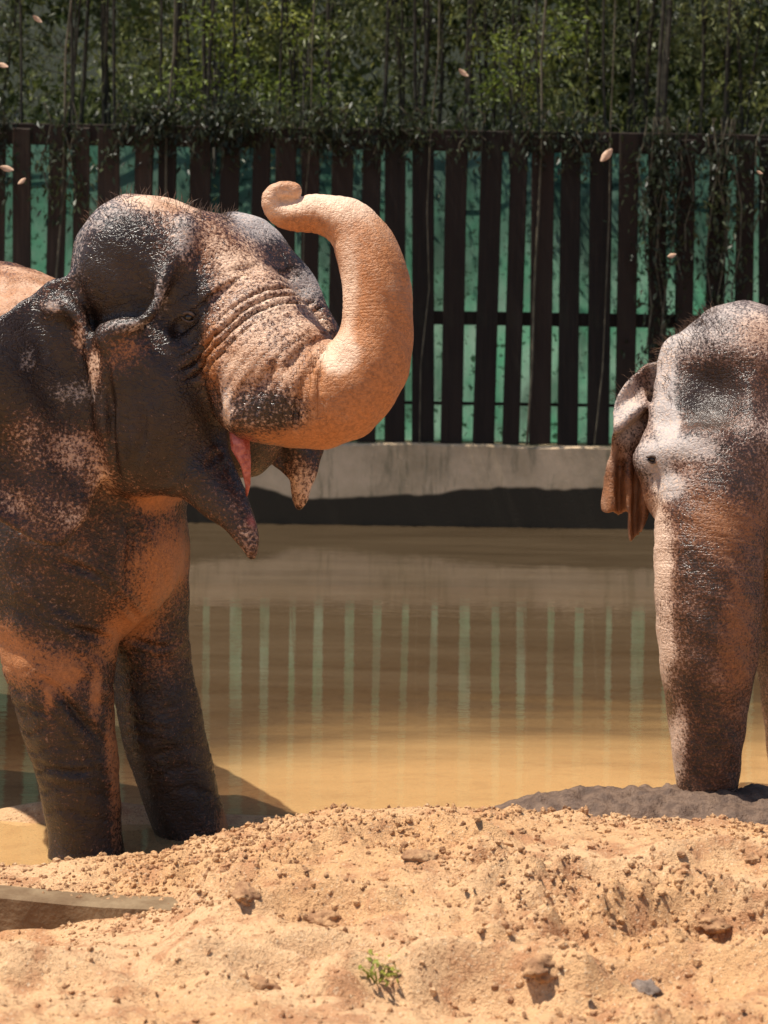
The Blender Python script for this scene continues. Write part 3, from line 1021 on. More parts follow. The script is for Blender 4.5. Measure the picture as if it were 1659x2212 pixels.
# head
S.ell(D(300, 575, 6.95 + O), (0.240, 0.25, 0.262), 0.10)
S.ell(D(492, 612, 7.22 + O), (0.215, 0.22, 0.225), 0.10)
S.ell(D(400, 720, 7.05 + O), (0.26, 0.28, 0.30), 0.12)
S.ell(D(345, 870, 6.90 + O), (0.215, 0.20, 0.31), 0.12)
S.ell(D(520, 890, 7.22 + O), (0.19, 0.2, 0.25), 0.10)
S.ell(D(300, 960, 6.98 + O), (0.14, 0.18, 0.16), 0.12)
S.chain([(520, 560, 7.16 + O, 0.17), (600, 612, 7.12 + O, 0.125), (655, 648, 7.08 + O, 0.075), (700, 725, 7.0 + O, 0.06)], 5, 0.09)
S.ell(D(425, 590, 6.96 + O), (0.20, 0.19, 0.22), 0.12)
TRUNK = S.chain([(470, 640, 6.980 + O, 0.22), (540, 735, 6.881 + O, 0.235), (605, 815, 6.793 + O, 0.225), (680, 852, 6.732 + O, 0.192), (745, 842, 6.700 + O, 0.166),
                 (793, 785, 6.689 + O, 0.146), (815, 705, 6.689 + O, 0.124), (813, 625, 6.700 + O, 0.119), (797, 555, 6.716 + O, 0.112), (767, 500, 6.732 + O, 0.096),
                 (725, 470, 6.744 + O, 0.080), (680, 462, 6.755 + O, 0.067), (640, 466, 6.760 + O, 0.057), (606, 460, 6.760 + O, 0.045), (589, 440, 6.755 + O, 0.037),
                 (592, 418, 6.749 + O, 0.033), (612, 410, 6.744 + O, 0.034), (632, 413, 6.741 + O, 0.032)], 6, 0.05)
S.ell(D(613, 411, 6.695 + O), (0.036, 0.026, 0.014), 0.014, None, '-')
# upper lip bulge
S.ell(D(555, 885, 6.74 + O), (0.135, 0.14, 0.105), 0.06)
# lower jaw, a drooping pointed spout
S.chain([(390, 960, 6.92 + O, 0.15), (455, 1045, 6.84 + O, 0.105), (505, 1110, 6.77 + O, 0.066), (537, 1165, 6.73 + O, 0.038), (546, 1197, 6.72 + O, 0.020)], 5, 0.06)
S.ell(D(590, 1035, 6.66 + O), (0.058, 0.16, 0.115), 0.03, None, '-')
S.ell(D(556, 1125, 6.66 + O), (0.017, 0.05, 0.07), 0.02, None, '-')
# brow ridge and cheek bone
S.ell(D(240, 600, 6.56 + O), (0.185, 0.132, 0.205), 0.12, None, '-')
S.chain([(400, 495, 6.80 + O, 0.034), (388, 540, 6.765 + O, 0.026), (355, 600, 6.71 + O, 0.020), (338, 655, 6.69 + O, 0.018), (312, 690, 6.68 + O, 0.020), (265, 704, 6.695 + O, 0.024), (228, 725, 6.725 + O, 0.040)], 5, 0.05)
S.ell(D(275, 770, 6.78 + O), (0.10, 0.08, 0.10), 0.09)
S.ell(D(415, 665, 6.555 + O), (0.105, 0.125, 0.15), 0.08, None, '-')
S.chain([(112, 662, 6.82 + O, 0.032), (150, 668, 6.79 + O, 0.030), (175, 700, 6.78 + O, 0.024), (198, 760, 6.77 + O, 0.022), (214, 830, 6.76 + O, 0.022), (222, 930, 6.77 + O, 0.016)], 5, 0.03)
# near ear: hangs behind the cheek, spread towards the left
ear = [D(a, b, 6.9 + O)[[0, 2]] for a, b in ((175, 585), (120, 600), (60, 640), (0, 692), (-80, 790), (-130, 900), (-120, 1010), (-60, 1080), (20, 1120), (90, 1165), (150, 1175), (200, 1120), (228, 1030), (236, 930), (225, 840), (205, 740))]
e0 = D(200, 850, 6.9 + O)


def ear_y(X, Z):
    u, v = X - e0[0], Z - e0[2]
    return e0[1] - 0.06 - 0.12 * np.clip(-u * 2.5, 0, 1) + 0.5 * np.maximum(u + 0.02, 0) - 0.028 * np.sin(u * 18 + v * 7) * np.clip(-u * 6, 0, 1) - 0.03 * np.sin(v * 9 + 1) * np.clip(-u * 3, 0, 1) - 0.10 * np.clip(-v - 0.15, 0, 1) + 0.10 * np.clip(v - 0.2, 0, 1)


S.sheet(ear, ear_y, 0.020, 0.05)
S.ell(D(314, 1255, 6.78), (0.010, 0.10, 0.11), 0.03, None, '-')
# far ear, its tip showing past the open mouth
ear2 = [D(a, b, 7.35 + O)[[0, 2]] for a, b in ((570, 850), (640, 840), (695, 900), (706, 975), (688, 1030), (668, 1085), (645, 1115), (628, 1090), (622, 1040), (600, 1020), (575, 1000))]
e2 = D(620, 950, 7.35 + O)
S.sheet(ear2, lambda X, Z: e2[1] + 0.15 * (X - e2[0]) + 0.015 * np.sin((X - e2[0]) * 40 + Z * 10), 0.022, 0.03)
V, F = S.mesh()
V = smooth_mesh(V, F, 2, 0.5)
N = vert_normals(V, F)
s, rel, C, T, Ltot = along(V, TRUNK)
# folds across the root of the raised trunk
onto = (1 - sstep(1.10, 1.35, rel))
rad = (V - C) / (np.linalg.norm(V - C, axis=1, keepdims=True) + 1e-9)
upside = sstep(-0.45, 0.25, rad[:, 2] * 0.8 + rad[:, 0] * -0.1 - rad[:, 1] * 0.35)
zone = sstep(0.05, 0.13, s) * (1 - sstep(0.54, 0.66, s)) * onto * upside
wob = 0.007 * np.sin(V[:, 0] * 9 + V[:, 2] * 5) + 0.003 * np.sin(V[:, 1] * 23)
ph = (s + wob) / 0.034 * 2 * np.pi
fold = -np.maximum(np.cos(ph), 0) ** 3 * 0.018 + np.maximum(-np.cos(ph), 0) * 0.006
fine = sstep(0.5, 0.6, s) * onto * 0.0009 * np.sin(s / 0.022 * 2 * np.pi)
V = V + N * (fold * zone + fine)[:, None]
# loose, lumpy skin, with creases round the legs
legz = sstep(0.05, 0.2, V[:, 2]) * (1 - sstep(0.75, 1.0, V[:, 2])) * (V[:, 0] > -1.7)
cr = V[:, 2] + 0.03 * np.sin(V[:, 0] * 11 + V[:, 1] * 7) + 0.012 * np.sin(V[:, 0] * 31 - V[:, 1] * 23)
V = V + N * (legz * (-0.007 * np.maximum(np.cos(cr / 0.085 * 2 * np.pi), 0) ** 5 * (0.4 + 0.6 * np.sin(V[:, 0] * 8 + V[:, 2] * 5) ** 2)))[:, None]
V = crease(V, N, [
    ([(320, 1122, 6.7), (370, 1130, 6.7), (440, 1122, 6.7)], 0.022, 0.012),
    ([(290, 1120, 6.75), (325, 1190, 6.8), (318, 1310, 6.85)], 0.020, 0.012), ([(345, 1135, 6.8), (352, 1180, 6.8), (340, 1260, 6.85)], 0.016, 0.010), ([(255, 1080, 6.75), (280, 1160, 6.8), (275, 1270, 6.85)], 0.014, 0.012),
    ([(130, 1215, 6.8), (230, 1250, 6.85), (300, 1340, 6.95)], 0.014, 0.013), ([(20, 1250, 6.9), (120, 1330, 6.9), (240, 1400, 6.9), (262, 1500, 7.0)], 0.016, 0.014),
    ([(40, 1430, 6.95), (110, 1470, 6.9), (180, 1560, 6.9), (235, 1620, 6.95)], 0.016, 0.013), ([(150, 1400, 6.9), (215, 1470, 6.9), (245, 1580, 6.95)], 0.012, 0.011), ([(30, 1520, 6.95), (120, 1560, 6.85), (230, 1690, 6.95)], 0.009, 0.010),
    ([(280, 1380, 7.2), (350, 1400, 7.2), (410, 1380, 7.25)], 0.012, 0.011), ([(270, 1560, 7.25), (360, 1580, 7.2), (450, 1570, 7.25)], 0.012, 0.011), ([(280, 1590, 7.25), (370, 1610, 7.2), (455, 1600, 7.25)], 0.010, 0.010), ([(80, 1650, 6.95), (170, 1672, 6.9), (255, 1650, 6.95)], 0.012, 0.011), ([(80, 1690, 6.95), (170, 1705, 6.9), (255, 1690, 6.95)], 0.009, 0.010),
    ([(445, 640, 6.55), (468, 760, 6.5), (478, 870, 6.45), (500, 950, 6.45)], 0.020, 0.014),
    ([(490, 962, 6.5), (440, 1010, 6.55), (380, 1050, 6.6), (310, 1055, 6.65)], 0.014, 0.012), ([(350, 735, 6.4), (410, 762, 6.42), (462, 740, 6.45)], 0.012, 0.010), ([(350, 765, 6.4), (410, 792, 6.42), (460, 780, 6.45)], 0.010, 0.010), ([(345, 800, 6.4), (400, 822, 6.42), (455, 815, 6.45)], 0.008, 0.010),
    ([(238, 760, 6.5), (243, 860, 6.5), (245, 960, 6.52), (262, 1050, 6.6)], 0.018, 0.013), ([(300, 850, 6.45), (310, 930, 6.45), (290, 1010, 6.5)], 0.008, 0.012)])
lump = 0.004 * (np.sin(V[:, 0] * 37 + V[:, 2] * 21) * np.sin(V[:, 1] * 31 + V[:, 2] * 17))
V = V + N * lump[:, None]
near = dict()
patch = [
    (60, 620, 7.3, (0.45, 0.6, 0.16), (0.95, 0.5, 0.2)), (-200, 700, 8.2, (0.9, 1.2, 0.35), (0.8, 0.4, 0.2)),
    (250, 470, 6.6, (0.16, 0.2, 0.10), (0.36, 0.7, 0.50)), (350, 440, 6.65, (0.14, 0.2, 0.05), (0.85, 0.6, 0.5)), (440, 500, 6.7, (0.17, 0.25, 0.08), (0.58, 0.5, 0.35)),
    (185, 560, 6.7, (0.04, 0.2, 0.14), (0.3, 0.7, 0.55)),  # sunlit upper left of the dome painted pale grey
    (255, 610, 6.5, (0.15, 0.2, 0.18), (-0.2, 0.1, 0.0)),  # temple hollow, its shade painted dark
    (395, 510, 6.5, (0.04, 0.2, 0.09), (0.35, 0.8, 0.55)), (350, 640, 6.45, (0.03, 0.2, 0.09), (0.3, 0.8, 0.50)), (280, 703, 6.43, (0.10, 0.2, 0.028), (0.32, 0.8, 0.50)),  # wet highlight painted pale along the brow ridge
    (408, 680, 6.5, (0.085, 0.2, 0.16), (-0.2, 0, 0.0)),  # shade of the eye socket painted in
    (280, 770, 6.5, (0.085, 0.2, 0.08), (0.72, 0.1, 0.1)), (455, 770, 6.45, (0.035, 0.2, 0.13), (0.75, 0.1, 0.1)),
    (505, 560, 6.6, (0.12, 0.3, 0.10), (0.66, 0.65, 0.3)), (590, 680, 6.5, (0.17, 0.3, 0.14), (0.56, 0.65, 0.4)), (540, 780, 6.4, (0.10, 0.3, 0.11), (0.70, 0.6, 0.4)),
    (560, 490, 6.95, (0.13, 0.3, 0.09), (0.30, 0.4, 0.75)), (660, 620, 6.9, (0.08, 0.2, 0.09), (0.35, 0.5, 0.8)),
    (800, 800, 6.2, (0.24, 0.3, 0.26), (1.0, 0.12, 0.1)), (830, 640, 6.2, (0.16, 0.3, 0.18), (1.0, 0.25, 0.1)), (720, 950, 6.3, (0.30, 0.4, 0.06), (1.0, 0.10, 0.1)),
    (745, 620, 6.2, (0.045, 0.3, 0.22), (0.85, 0.85, 0.4)), (730, 770, 6.2, (0.08, 0.3, 0.07), (1.0, 1.0, 0.6)), (700, 430, 6.25, (0.26, 0.3, 0.07), (1.0, 1.0, 0.6)), (640, 480, 6.3, (0.08, 0.3, 0.05), (1.0, 0.2, 0.1)), (600, 430, 6.3, (0.06, 0.3, 0.06), (1.0, 0.75, 0.3)),  # pale inner side and arch top carry painted sunlight
    (585, 890, 6.3, (0.15, 0.3, 0.075), (0.14, 0.5, 0.22)), (490, 880, 6.4, (0.02, 0.3, 0.10), (0.6, 0.9, 0.7)),
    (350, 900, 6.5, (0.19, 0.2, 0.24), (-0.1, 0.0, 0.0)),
    (360, 1085, 6.8, (0.13, 0.25, 0.06), (1.0, 0.2, 0.1)),
    (360, 1230, 7.0, (0.15, 0.35, 0.19), (0.85, 0.1, 0.1)), (280, 1370, 7.0, (0.11, 0.3, 0.16), (0.85, 0.1, 0.1)),
    (170, 1700, 7.05, (0.28, 0.5, 0.36), (0.0, 0.0, 0.0)), (370, 1640, 7.35, (0.26, 0.4, 0.40), (0.03, 0.0, 0.0)),
    (60, 1400, 7.0, (0.20, 0.4, 0.13), (0.85, 0.1, 0.1)), (150, 1440, 6.95, (0.07, 0.3, 0.09), (0.85, 0.1, 0.1)), (250, 1650, 7.0, (0.028, 0.3, 0.40), (0.55, 0.1, 0.1)),
    (130, 1330, 6.9, (0.13, 0.3, 0.14), (0.15, 0.1, 0.15)), (110, 1150, 6.7, (0.15, 0.3, 0.16), (0.34, 0.15, 0.08)),
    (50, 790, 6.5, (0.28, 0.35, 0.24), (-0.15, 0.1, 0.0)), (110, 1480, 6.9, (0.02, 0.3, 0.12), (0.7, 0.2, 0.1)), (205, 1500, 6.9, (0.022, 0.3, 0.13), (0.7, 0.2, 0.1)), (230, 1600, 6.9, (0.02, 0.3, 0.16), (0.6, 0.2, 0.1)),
    (160, 970, 6.6, (0.14, 0.3, 0.08), (0.50, 0.55, 0.35)), (215, 1040, 6.6, (0.05, 0.3, 0.09), (0.55, 0.6, 0.3)), (60, 930, 6.6, (0.08, 0.3, 0.10), (0.45, 0.6, 0.3)),
    (65, 775, 6.55, (0.03, 0.3, 0.05), (0.0, 0.6, 0.40)), (165, 845, 6.55, (0.10, 0.3, 0.05), (0.0, 0.5, 0.35)), (205, 790, 6.5, (0.03, 0.3, 0.09), (0.7, 0.85, 0.4)),  # first two are wet glints painted on the ear
    (180, 730, 6.6, (0.03, 0.3, 0.08), (0.55, 0.8, 0.3)), (122, 662, 6.6, (0.035, 0.3, 0.022), (0.4, 0.9, 0.6)),
    (490, 1790, 7.35, (0.04, 0.3, 0.10), (0.75, 0.2, 0.1)), (340, 1420, 7.3, (0.12, 0.3, 0.10), (0.28, 0.0, 0.05)),
    (655, 1050, 7.05, (0.08, 0.15, 0.10), (0.72, 0.85, 0.2)), (10, 1085, 6.4, (0.10, 0.3, 0.06), (0.42, 0.6, 0.15)), (90, 1120, 6.4, (0.08, 0.3, 0.06), (0.42, 0.6, 0.15)), (155, 1130, 6.4, (0.07, 0.3, 0.06), (0.5, 0.7, 0.2)), (212, 1080, 6.4, (0.03, 0.3, 0.08), (0.6, 0.7, 0.2)), (540, 1170, 6.45, (0.06, 0.2, 0.10), (0.40, 0.4, 0.3)),
]
base = np.tile(np.array((0.16, 0.30, 0.06)), (len(V), 1))
tw = (onto * sstep(0.42, 0.62, s))[:, None]
base = base * (1 - tw) + np.array((1.0, 0.36, 0.25)) * tw
tw = (onto * upside * sstep(0.05, 0.12, s) * (1 - sstep(0.5, 0.6, s)))[:, None]
base = base * (1 - tw) + np.array((0.55, 0.5, 0.35)) * tw
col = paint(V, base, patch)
col += rng.normal(0, 0.02, col.shape)
fl = np.zeros(len(V))
for xd, yd, Y, r in ((533, 985, 6.42, (0.042, 0.10, 0.055)), (545, 1040, 6.42, (0.020, 0.09, 0.06)), (552, 1125, 6.44, (0.028, 0.05, 0.028))):
    q = (((V - D(xd, yd, Y)) / np.array(r)) ** 2).sum(1)
    fl = np.maximum(fl, np.exp(-q ** 2))
root = D(300, 1880, 7.2)
eA = empty('elephant', (root[0], root[1], -0.08))
tag(eA, 'elephant on the left with raised head, open mouth and trunk curled up', 'elephant', 'elephants at the pond')
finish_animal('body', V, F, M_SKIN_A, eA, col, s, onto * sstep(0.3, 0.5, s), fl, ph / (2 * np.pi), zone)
add_eye(eA, V, 408, 685, 0.020)
sel = (V[:, 2] > 2.38) & (V[:, 0] < -0.55)
hair_mesh('hair', V, N, sel & (N[:, 2] > 0.3), 260, 0.045, eA)
Vt, Ft = tube_vf([D(516, 925, 6.52), D(520, 968, 6.50), D(529, 1003, 6.49), D(534, 1050, 6.49), D(534, 1072, 6.51)], [0.034, 0.032, 0.018, 0.009, 0.004], 12)
Vt = [tuple(np.array(q) + 0.004 * np.sin(np.array([q[2] * 90, q[0] * 170, q[0] * 120]))) for q in Vt]
mesh_obj('tongue', Vt, Ft, M_FLESH, eA, True)
for fx, fy, n0 in ((187, 7.1, 4), (428, 7.43, 4)):
    c = D(fx, 1900, fy)
    for q in range(n0):
        an = R_(-100 + 38 * q)
        blob('toenail', (c[0] + 0.148 * math.cos(an), c[1] + 0.148 * math.sin(an), -0.035), (0.03, 0.03, 0.035), M_NAIL, eA)

# ------------------------------------------------------------------ right elephant, facing the camera, trunk hanging down
xs = axis((0.72, 1.75, 0.0095), (1.75, 3.6, 0.05))
ys = axis((7.35, 8.75, 0.0105), (8.75, 11.6, 0.05))
zs = axis((-0.14, 0.9, 0.0125), (0.9, 2.25, 0.0095))
S = Sculpt(xs, ys, zs)
S.chain([(1680, 1000, 8.5, 0.42), (1850, 980, 9.2, 0.60), (1930, 1000, 10.0, 0.68), (1950, 1000, 10.7, 0.58)], 4, 0.2)
S.chain([(1700, 1150, 8.6, 0.24), (1700, 1380, 8.55, 0.155), (1722, 1560, 8.58, 0.15), (1730, 1700, 8.6, 0.14), (1730, 1820, 8.6, 0.15)], 4, 0.1)
S.chain([(2030, 1150, 8.75, 0.26), (2020, 1450, 8.75, 0.17), (2020, 1700, 8.75, 0.15), (2020, 1820, 8.75, 0.16)], 4, 0.1)
for hx, hy in ((2.35, 10.6), (2.95, 10.6)):
    for zc, r in ((1.1, 0.28), (0.8, 0.22), (0.5, 0.17), (0.25, 0.155), (0.0, 0.16)):
        S.ell(np.array([hx, hy, zc]), r, 0.15)
S.ell(D(1602, 797, 8.18), (0.285, 0.30, 0.30), 0.12)
S.ell(D(1770, 800, 8.25), (0.285, 0.30, 0.30), 0.12)
S.ell(D(1655, 920, 8.2), (0.37, 0.32, 0.36), 0.14)
S.ell(D(1590, 985, 7.99), (0.27, 0.22, 0.28), 0.14)
TR2 = S.chain([(1585, 930, 7.99, 0.24), (1548, 1060, 7.88, 0.238), (1533, 1160, 7.82, 0.232), (1530, 1280, 7.78, 0.224), (1530, 1400, 7.77, 0.208), (1528, 1500, 7.78, 0.178), (1527, 1600, 7.79, 0.150), (1528, 1700, 7.80, 0.128), (1530, 1780, 7.80, 0.115)], 5, 0.08)
S.ell(D(1540, 850, 7.735), (0.165, 0.225, 0.155), 0.12, None, '-')
S.ell(D(1700, 850, 7.72), (0.13, 0.15, 0.14), 0.07, None, '-')
S.chain([(1412, 1003, 7.98, 0.070), (1450, 985, 7.88, 0.072), (1500, 962, 7.81, 0.066), (1548, 950, 7.78, 0.050)], 5, 0.07)
S.chain([(1780, 1000, 7.95, 0.075), (1730, 970, 7.84, 0.066), (1690, 955, 7.80, 0.05)], 5, 0.07)
S.chain([(1462, 770, 8.16, 0.07), (1440, 870, 8.08, 0.06), (1416, 980, 8.0, 0.05)], 5, 0.14)
S.ell(D(1440, 1060, 8.02), (0.10, 0.12, 0.12), 0.09)
S.ell(D(1620, 1160, 8.12), (0.17, 0.16, 0.2), 0.12)
ear = [D(a, b, 8.2)[[0, 2]] for a, b in ((1450, 770), (1398, 783), (1365, 810), (1330, 850), (1318, 900), (1314, 960), (1306, 1020), (1296, 1085), (1300, 1112), (1322, 1105), (1340, 1120), (1352, 1105), (1352, 1150), (1362, 1178), (1382, 1160), (1402, 1120), (1425, 1080), (1450, 950))]
e3 = D(1370, 950, 8.2)


def ear3(X, Z):
    u, v = X - e3[0], Z - e3[2]
    y = e3[1] + 0.02 + 0.25 * u
    top = sstep(0.08, 0.20, v + u * 0.9)
    y = y - 0.09 * np.exp(-(((v - 0.13 - 0.75 * u) / 0.035) ** 2)) * (u < 0.05) - 0.03 * np.exp(-(((v - 0.02 - 0.3 * u) / 0.06) ** 2))
    y = y + 0.030 * np.sin(u * 85 + 0.6) * sstep(0.05, -0.12, v) * (0.4 + np.clip(-v * 4, 0, 1))
    return y


S.sheet(ear, ear3, 0.0125, 0.03)
V, F = S.mesh()
V = smooth_mesh(V, F, 2, 0.5)
N = vert_normals(V, F)
s, rel, C, T, Lt = along(V, TR2)
onto = (1 - sstep(1.1, 1.3, rel)) * sstep(0.25, 0.4, s)
V = V + N * (onto * 0.0011 * np.sin((s + 0.006 * np.sin(V[:, 0] * 30)) / 0.034 * 2 * np.pi) + 0.004 * np.sin(V[:, 0] * 33 + V[:, 2] * 23) * np.sin(V[:, 1] * 31 + V[:, 2] * 17))[:, None]
patch = [
    (1560, 690, 8.0, (0.40, 0.4, 0.16), (0.30, 0.6, 0.45)), (1640, 720, 8.0, (0.14, 0.4, 0.09), (0.60, 0.5, 0.4)), (1440, 800, 8.05, (0.05, 0.3, 0.2), (0.45, 0.95, 0.75)), (1470, 700, 8.1, (0.06, 0.3, 0.1), (0.45, 0.9, 0.7)),  # last two paint rim light on the head's left edge
    (1540, 848, 7.8, (0.16, 0.25, 0.13), (-0.3, 0.2, -0.2)), (1640, 930, 7.8, (0.16, 0.3, 0.14), (0.38, 0.4, 0.35)),  # first patch paints the shade of the temple hollow
    (1410, 990, 7.9, (0.07, 0.2, 0.08), (0.4, 0.9, 0.75)), (1490, 965, 7.8, (0.14, 0.2, 0.055), (0.4, 0.9, 0.75)), (1440, 900, 7.95, (0.05, 0.2, 0.12), (0.4, 1.0, 0.9)), (1440, 1050, 7.8, (0.08, 0.2, 0.06), (0.4, 0.8, 0.8)),  # brow highlight and lit left edge painted pale
    (1560, 1130, 7.6, (0.16, 0.3, 0.14), (0.72, 0.1, 0.15)), (1600, 1030, 7.6, (0.13, 0.3, 0.12), (0.22, 0.2, 0.15)), (1500, 1330, 7.55, (0.12, 0.3, 0.30), (0.26, 0.25, 0.14)), (1590, 1380, 7.6, (0.07, 0.3, 0.22), (0.62, 0.15, 0.15)), (1520, 1600, 7.65, (0.14, 0.3, 0.22), (0.24, 0.25, 0.08)),
    (1425, 1200, 7.7, (0.055, 0.3, 0.24), (0.85, 0.95, 0.5)), (1430, 1400, 7.7, (0.05, 0.3, 0.2), (0.75, 0.95, 0.5)), (1462, 1600, 7.75, (0.035, 0.3, 0.2), (0.7, 0.9, 0.5)),  # rim light painted down the left edge of the trunk
    (1350, 890, 8.15, (0.09, 0.3, 0.16), (0.50, 0.7, 0.65)), (1340, 1080, 8.15, (0.14, 0.3, 0.12), (1.0, 0.35, 0.1)), (1375, 1160, 8.15, (0.08, 0.3, 0.06), (0.85, 0.35, 0.2)), (1320, 990, 8.15, (0.05, 0.3, 0.07), (0.8, 0.4, 0.3)),
]
col = paint(V, (0.36, 0.25, 0.20), patch)
root = D(1560, 1720, 8.2)
eB = empty('elephant', (root[0], root[1], -0.06))
tag(eB, 'elephant on the right facing the camera with trunk hanging to the soil', 'elephant', 'elephants at the pond')
finish_animal('body', V, F, M_SKIN_B, eB, col, s, onto, np.zeros(len(V)))
add_eye(eB, V, 1408, 992, 0.019)
sel = (V[:, 2] > 1.72) & (V[:, 0] < 1.45) & (V[:, 1] < 8.4)
hair_mesh('hair', V, N, sel & (np.abs(N[:, 1]) < 0.8), 420, 0.055, eB, 5)

# ------------------------------------------------------------------ things on the bank
def bank_pt(xd, yd):
    """where the line of sight through (xd, yd) meets the bank"""
    Ys = np.linspace(3.6, 8.6, 400)
    P = np.array([D(xd, yd, y) for y in Ys])
    g = ground_z(P[:, 0], P[:, 1])
    i = np.nonzero(P[:, 2] < g)[0]
    p = P[i[0]] if len(i) else P[-1]
    p[2] = ground_z(p[:1], p[1:2])[0]
    return p


def rough_lump(name, rr, mat, seed):
    bm = bmesh.new()
    bmesh.ops.create_icosphere(bm, subdivisions=4, radius=1.0)
    P = np.array([v.co[:] for v in bm.verts])
    h = fbm(P[:, 0] * 1.7 + seed * 3.1 + P[:, 2] * 1.3, P[:, 1] * 1.7 + P[:, 2] * 1.1 + 7, seed, 5) - 0.5
    h2 = fbm(P[:, 0] * 6 + P[:, 2] * 5 + seed, P[:, 1] * 6 - P[:, 2] * 4, seed + 1, 3) - 0.5
    k = 1 + 1.1 * h + 0.45 * h2
    for v, q in zip(bm.verts, P * k[:, None] * np.array(rr)): v.co = q
    me = bpy.data.meshes.new(name); bm.to_mesh(me); bm.free(); me.materials.append(mat)
    me.polygons.foreach_set('use_smooth', [True] * len(me.polygons))
    o = bpy.data.objects.new(name, me); COL.objects.link(o)
    return o


# slab edge at lower left
bm = bmesh.new()
n = 26
rows = []
for i in range(n + 1):
    t = i / n
    xx = CURB_A[0] + (CURB_B[0] - CURB_A[0]) * t
    yy = CURB_A[1] + (CURB_B[1] - CURB_A[1]) * t
    zt = CURB_Z + 0.004 * math.sin(xx * 9)
    th = 0.16
    rows.append([bm.verts.new(p) for p in ((xx, yy + 0.005 * math.sin(xx * 17), zt - th), (xx, yy, zt - 0.008), (xx, yy + 0.012, zt), (xx, yy + 0.10, zt), (xx, yy + 0.10, zt - th))])
for a, b in zip(rows[:-1], rows[1:]):
    for k in range(4): bm.faces.new((a[k], b[k], b[k + 1], a[k + 1]))
    bm.faces.new((a[4], b[4], b[0], a[0]))
bm.faces.new(rows[0]); bm.faces.new(rows[-1][::-1])
me = bpy.data.meshes.new('slab'); bm.to_mesh(me); bm.free(); me.materials.append(M_SLAB)
slab = bpy.data.objects.new('slab', me); COL.objects.link(slab)
tag(slab, 'brown slab edge half buried in the sand at lower left', 'slab')

# soil heap under the right elephant's trunk, its shade painted into the dark colour
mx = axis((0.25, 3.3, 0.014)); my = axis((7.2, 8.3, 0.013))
def heap_z(X, Y):
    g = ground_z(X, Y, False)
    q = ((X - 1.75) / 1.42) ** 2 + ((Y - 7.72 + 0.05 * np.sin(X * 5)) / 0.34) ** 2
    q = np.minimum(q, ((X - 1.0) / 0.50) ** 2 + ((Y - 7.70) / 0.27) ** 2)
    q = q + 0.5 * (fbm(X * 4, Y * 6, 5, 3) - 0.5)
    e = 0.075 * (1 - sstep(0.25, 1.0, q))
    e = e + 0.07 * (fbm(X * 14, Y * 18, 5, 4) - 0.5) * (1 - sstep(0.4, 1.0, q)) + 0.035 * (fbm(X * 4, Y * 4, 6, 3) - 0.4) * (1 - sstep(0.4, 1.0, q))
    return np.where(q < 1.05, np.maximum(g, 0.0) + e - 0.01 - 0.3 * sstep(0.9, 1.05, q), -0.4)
mud = grid_mesh('soil_heap', mx, my, heap_z, M_SHADED_SOIL, True)
tag(mud, 'heap of soil under the hanging trunk, painted dark for shade', kind='structure')

# crumbs of sand, past counting
ico = bmesh.new(); bmesh.ops.create_icosphere(ico, subdivisions=1, radius=1.0)
IV = np.array([v.co[:] for v in ico.verts]); IF = np.array([[v.index for v in f.verts] for f in ico.faces]); ico.free()
def crumbs(name, n, rmin, rmax, mat, label, clump=True, seed=1):
    r = np.random.default_rng(seed)
    X = r.uniform(-2.1, 2.1, n * 4); Y = 3.95 + (6.15 - 3.95) * r.random(n * 4) ** 0.8
    w = sstep(0.40, 0.66, fbm(X * 1.7 + 5, Y * 1.7, 2, 3)) * 0.9 + 0.12
    keep = (r.random(n * 4) < w) & (Y < CREST_Y + 0.1)
    X, Y = X[keep][:n], Y[keep][:n]
    m = len(X)
    R = rmin + (rmax - rmin) * r.random(m) ** 3
    Z = ground_z(X, Y) + R * 0.25
    sc = r.uniform(0.6, 1.3, (m, 1, 3)) * R[:, None, None]
    P = IV[None] * (1 + r.normal(0, 0.16, (m, len(IV), 1))) * sc + np.stack([X, Y, Z], -1)[:, None]
    Fc = (IF[None] + (np.arange(m) * len(IV))[:, None, None]).reshape(-1, 3)
    o = mesh_obj(name, P.reshape(-1, 3), Fc, mat)
    tag(o, label, 'crumbs', kind='stuff')
crumbs('sand_crumbs', 9000, 0.003, 0.013, M_SAND, 'small crumbs of sand scattered over the bank', seed=2)
crumbs('dark_crumbs', 7000, 0.0025, 0.010, M_CLOD, 'small dark reddish crumbs scattered over the bank', seed=5)

CL = [(572, 1786, 0.030, M_CLOD, 'reddish brown clod standing at the waterline beside the left elephant\'s foot'),
      (305, 1835, 0.045, M_CLOD, 'dark red clod on the bank between the two front feet of the left elephant'),
      (900, 1852, 0.055, M_CLOD, 'big dark crumbly clod in the middle of the bank'),
      (660, 1880, 0.020, M_CLOD, 'small brown clod left of the big crumbly clod'),
      (530, 1925, 0.05, M_CLOD, 'broken clod at the right end of the buried slab'),
      (700, 1985, 0.05, M_CLOD, 'dark clod in the hollow below the big crumbly clod'),
      (1125, 1795, 0.017, M_CLOD, 'tiny brown clod just below the tip of the soil heap'),
      (1625, 1858, 0.028, M_CLOD, 'brown clod at the right edge below the soil heap'),
      (1470, 1853, 0.016, M_CLOD, 'tiny dark clod below the hanging trunk'),
      (1170, 2090, 0.06, M_CLOD, 'broad reddish clod at the bottom right of centre'),
      (560, 2130, 0.05, M_CLOD, 'reddish clod at the bottom left of the weed'),
      (1540, 2000, 0.05, M_CLOD, 'dark reddish clod in the hollow at lower right'),
      (1395, 2140, 0.045, M_GREY, 'grey-brown stone at the bottom edge of the picture on the right')]
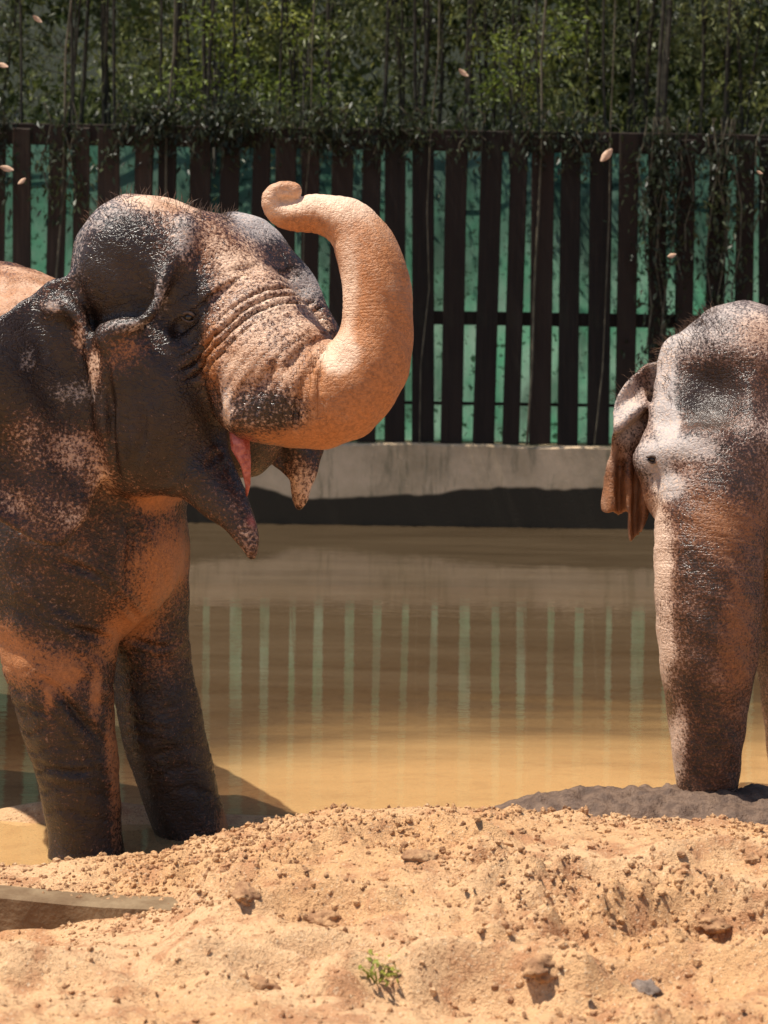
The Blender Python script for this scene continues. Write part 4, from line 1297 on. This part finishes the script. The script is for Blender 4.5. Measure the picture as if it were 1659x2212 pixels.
for i, (xd, yd, r, mt, lab) in enumerate(CL):
    p = bank_pt(xd, yd)
    fl = (1.7, 0.8, 0.22) if r == 0.09 else (1.25, 0.9, 0.62)
    o = rough_lump('stone' if mt is not M_CLOD else 'clod', tuple(r * f * 0.8 for f in fl), mt, i)
    o.location = (p[0], p[1], p[2] - r * fl[2] * 0.3)
    o.rotation_euler = (0.1, -0.1, random.uniform(0, 3) if r != 0.09 else 0.6)
    tag(o, lab, 'clod' if mt is M_CLOD else 'stone', 'clods on the bank' if mt is M_CLOD else None)

# small weed
p = bank_pt(815, 2125)
wd = empty('weed', p)
tag(wd, 'small yellow-green weed sprouting from the sand at the bottom', 'weed')
Vw, Fw = [], []
tips = []
for q in range(7):
    an = q * 0.9
    t = (p[0] + 0.04 * math.cos(an), p[1] + 0.04 * math.sin(an), p[2] + 0.025 + 0.012 * (q % 3))
    tube_vf([(p[0], p[1], p[2] - 0.01), ((p[0] + t[0]) / 2, (p[1] + t[1]) / 2, p[2] + 0.02), t], [0.002, 0.0018, 0.001], 4, Vw, Fw, False)
    tips.append(t)
mesh_obj('stem', Vw, Fw, M_WEED, wd)
leaf_cloud('leaves', tips, 8, (0.012, 0.012, 0.008), 0.024, M_WEED, wd, 0.0, 0.5)

# bits of dry leaf in the air
def dry_leaf(xd, yd, Y, L, rot, label):
    n = 7
    Vl, Fl = [], []
    for i in range(n):
        u = i / (n - 1)
        w = L * 0.24 * math.sin(math.pi * min(max(u, 0.04), 0.97)) ** 0.7
        for sgn in (-1, 0, 1):
            for up in (0.0015, -0.0015):
                Vl.append(((u - 0.5) * L, sgn * w, 0.25 * L * (u - 0.5) ** 2 * 2 + abs(sgn) * w * 0.35 + up))
    for i in range(n - 1):
        a, b = i * 6, (i + 1) * 6
        for k in (0, 2):
            Fl.append((a + k, b + k, b + k + 2, a + k + 2)); Fl.append((a + k + 1, a + k + 3, b + k + 3, b + k + 1))
        Fl.append((a, a + 1, b + 1, b)); Fl.append((a + 4, b + 4, b + 5, a + 5))
    o = mesh_obj('falling_leaf', Vl, Fl, M_DRY, None, True)
    o.location = D(xd, yd, Y)
    o.rotation_euler = rot
    tag(o, label, 'leaf', 'dry leaves falling through the air')


dry_leaf(1310, 336, 12, 0.111, (1.35, -0.85, 0.1), 'pale dry leaf falling in front of the fence top right of the trunk')
dry_leaf(1450, 553, 11, 0.061, (1.2, -0.3, 0.4), 'small pale leaf falling just above the right elephant\'s head')
dry_leaf(14, 365, 11, 0.082, (1.3, 0.2, 0.3), 'tan dry leaf falling in front of the fence at the left edge')
dry_leaf(48, 392, 11, 0.057, (1.2, -0.7, 0.2), 'narrow pale leaf falling just right of the tan leaf at the left edge')
dry_leaf(6, 142, 12, 0.074, (1.2, 0.3, 0.0), 'pale leaf falling at the left edge in front of the trees')
dry_leaf(80, 42, 12, 0.070, (1.3, 0.6, 0.3), 'pale leaf falling near the top left corner')
dry_leaf(1000, 158, 13, 0.082, (1.3, 0.6, 0.2), 'tan dry leaf falling in front of the trees above the open fence')
dry_leaf(1640, 373, 11, 0.041, (1.3, 0.4, 0.2), 'tiny pale leaf falling in front of the fence at the right edge')
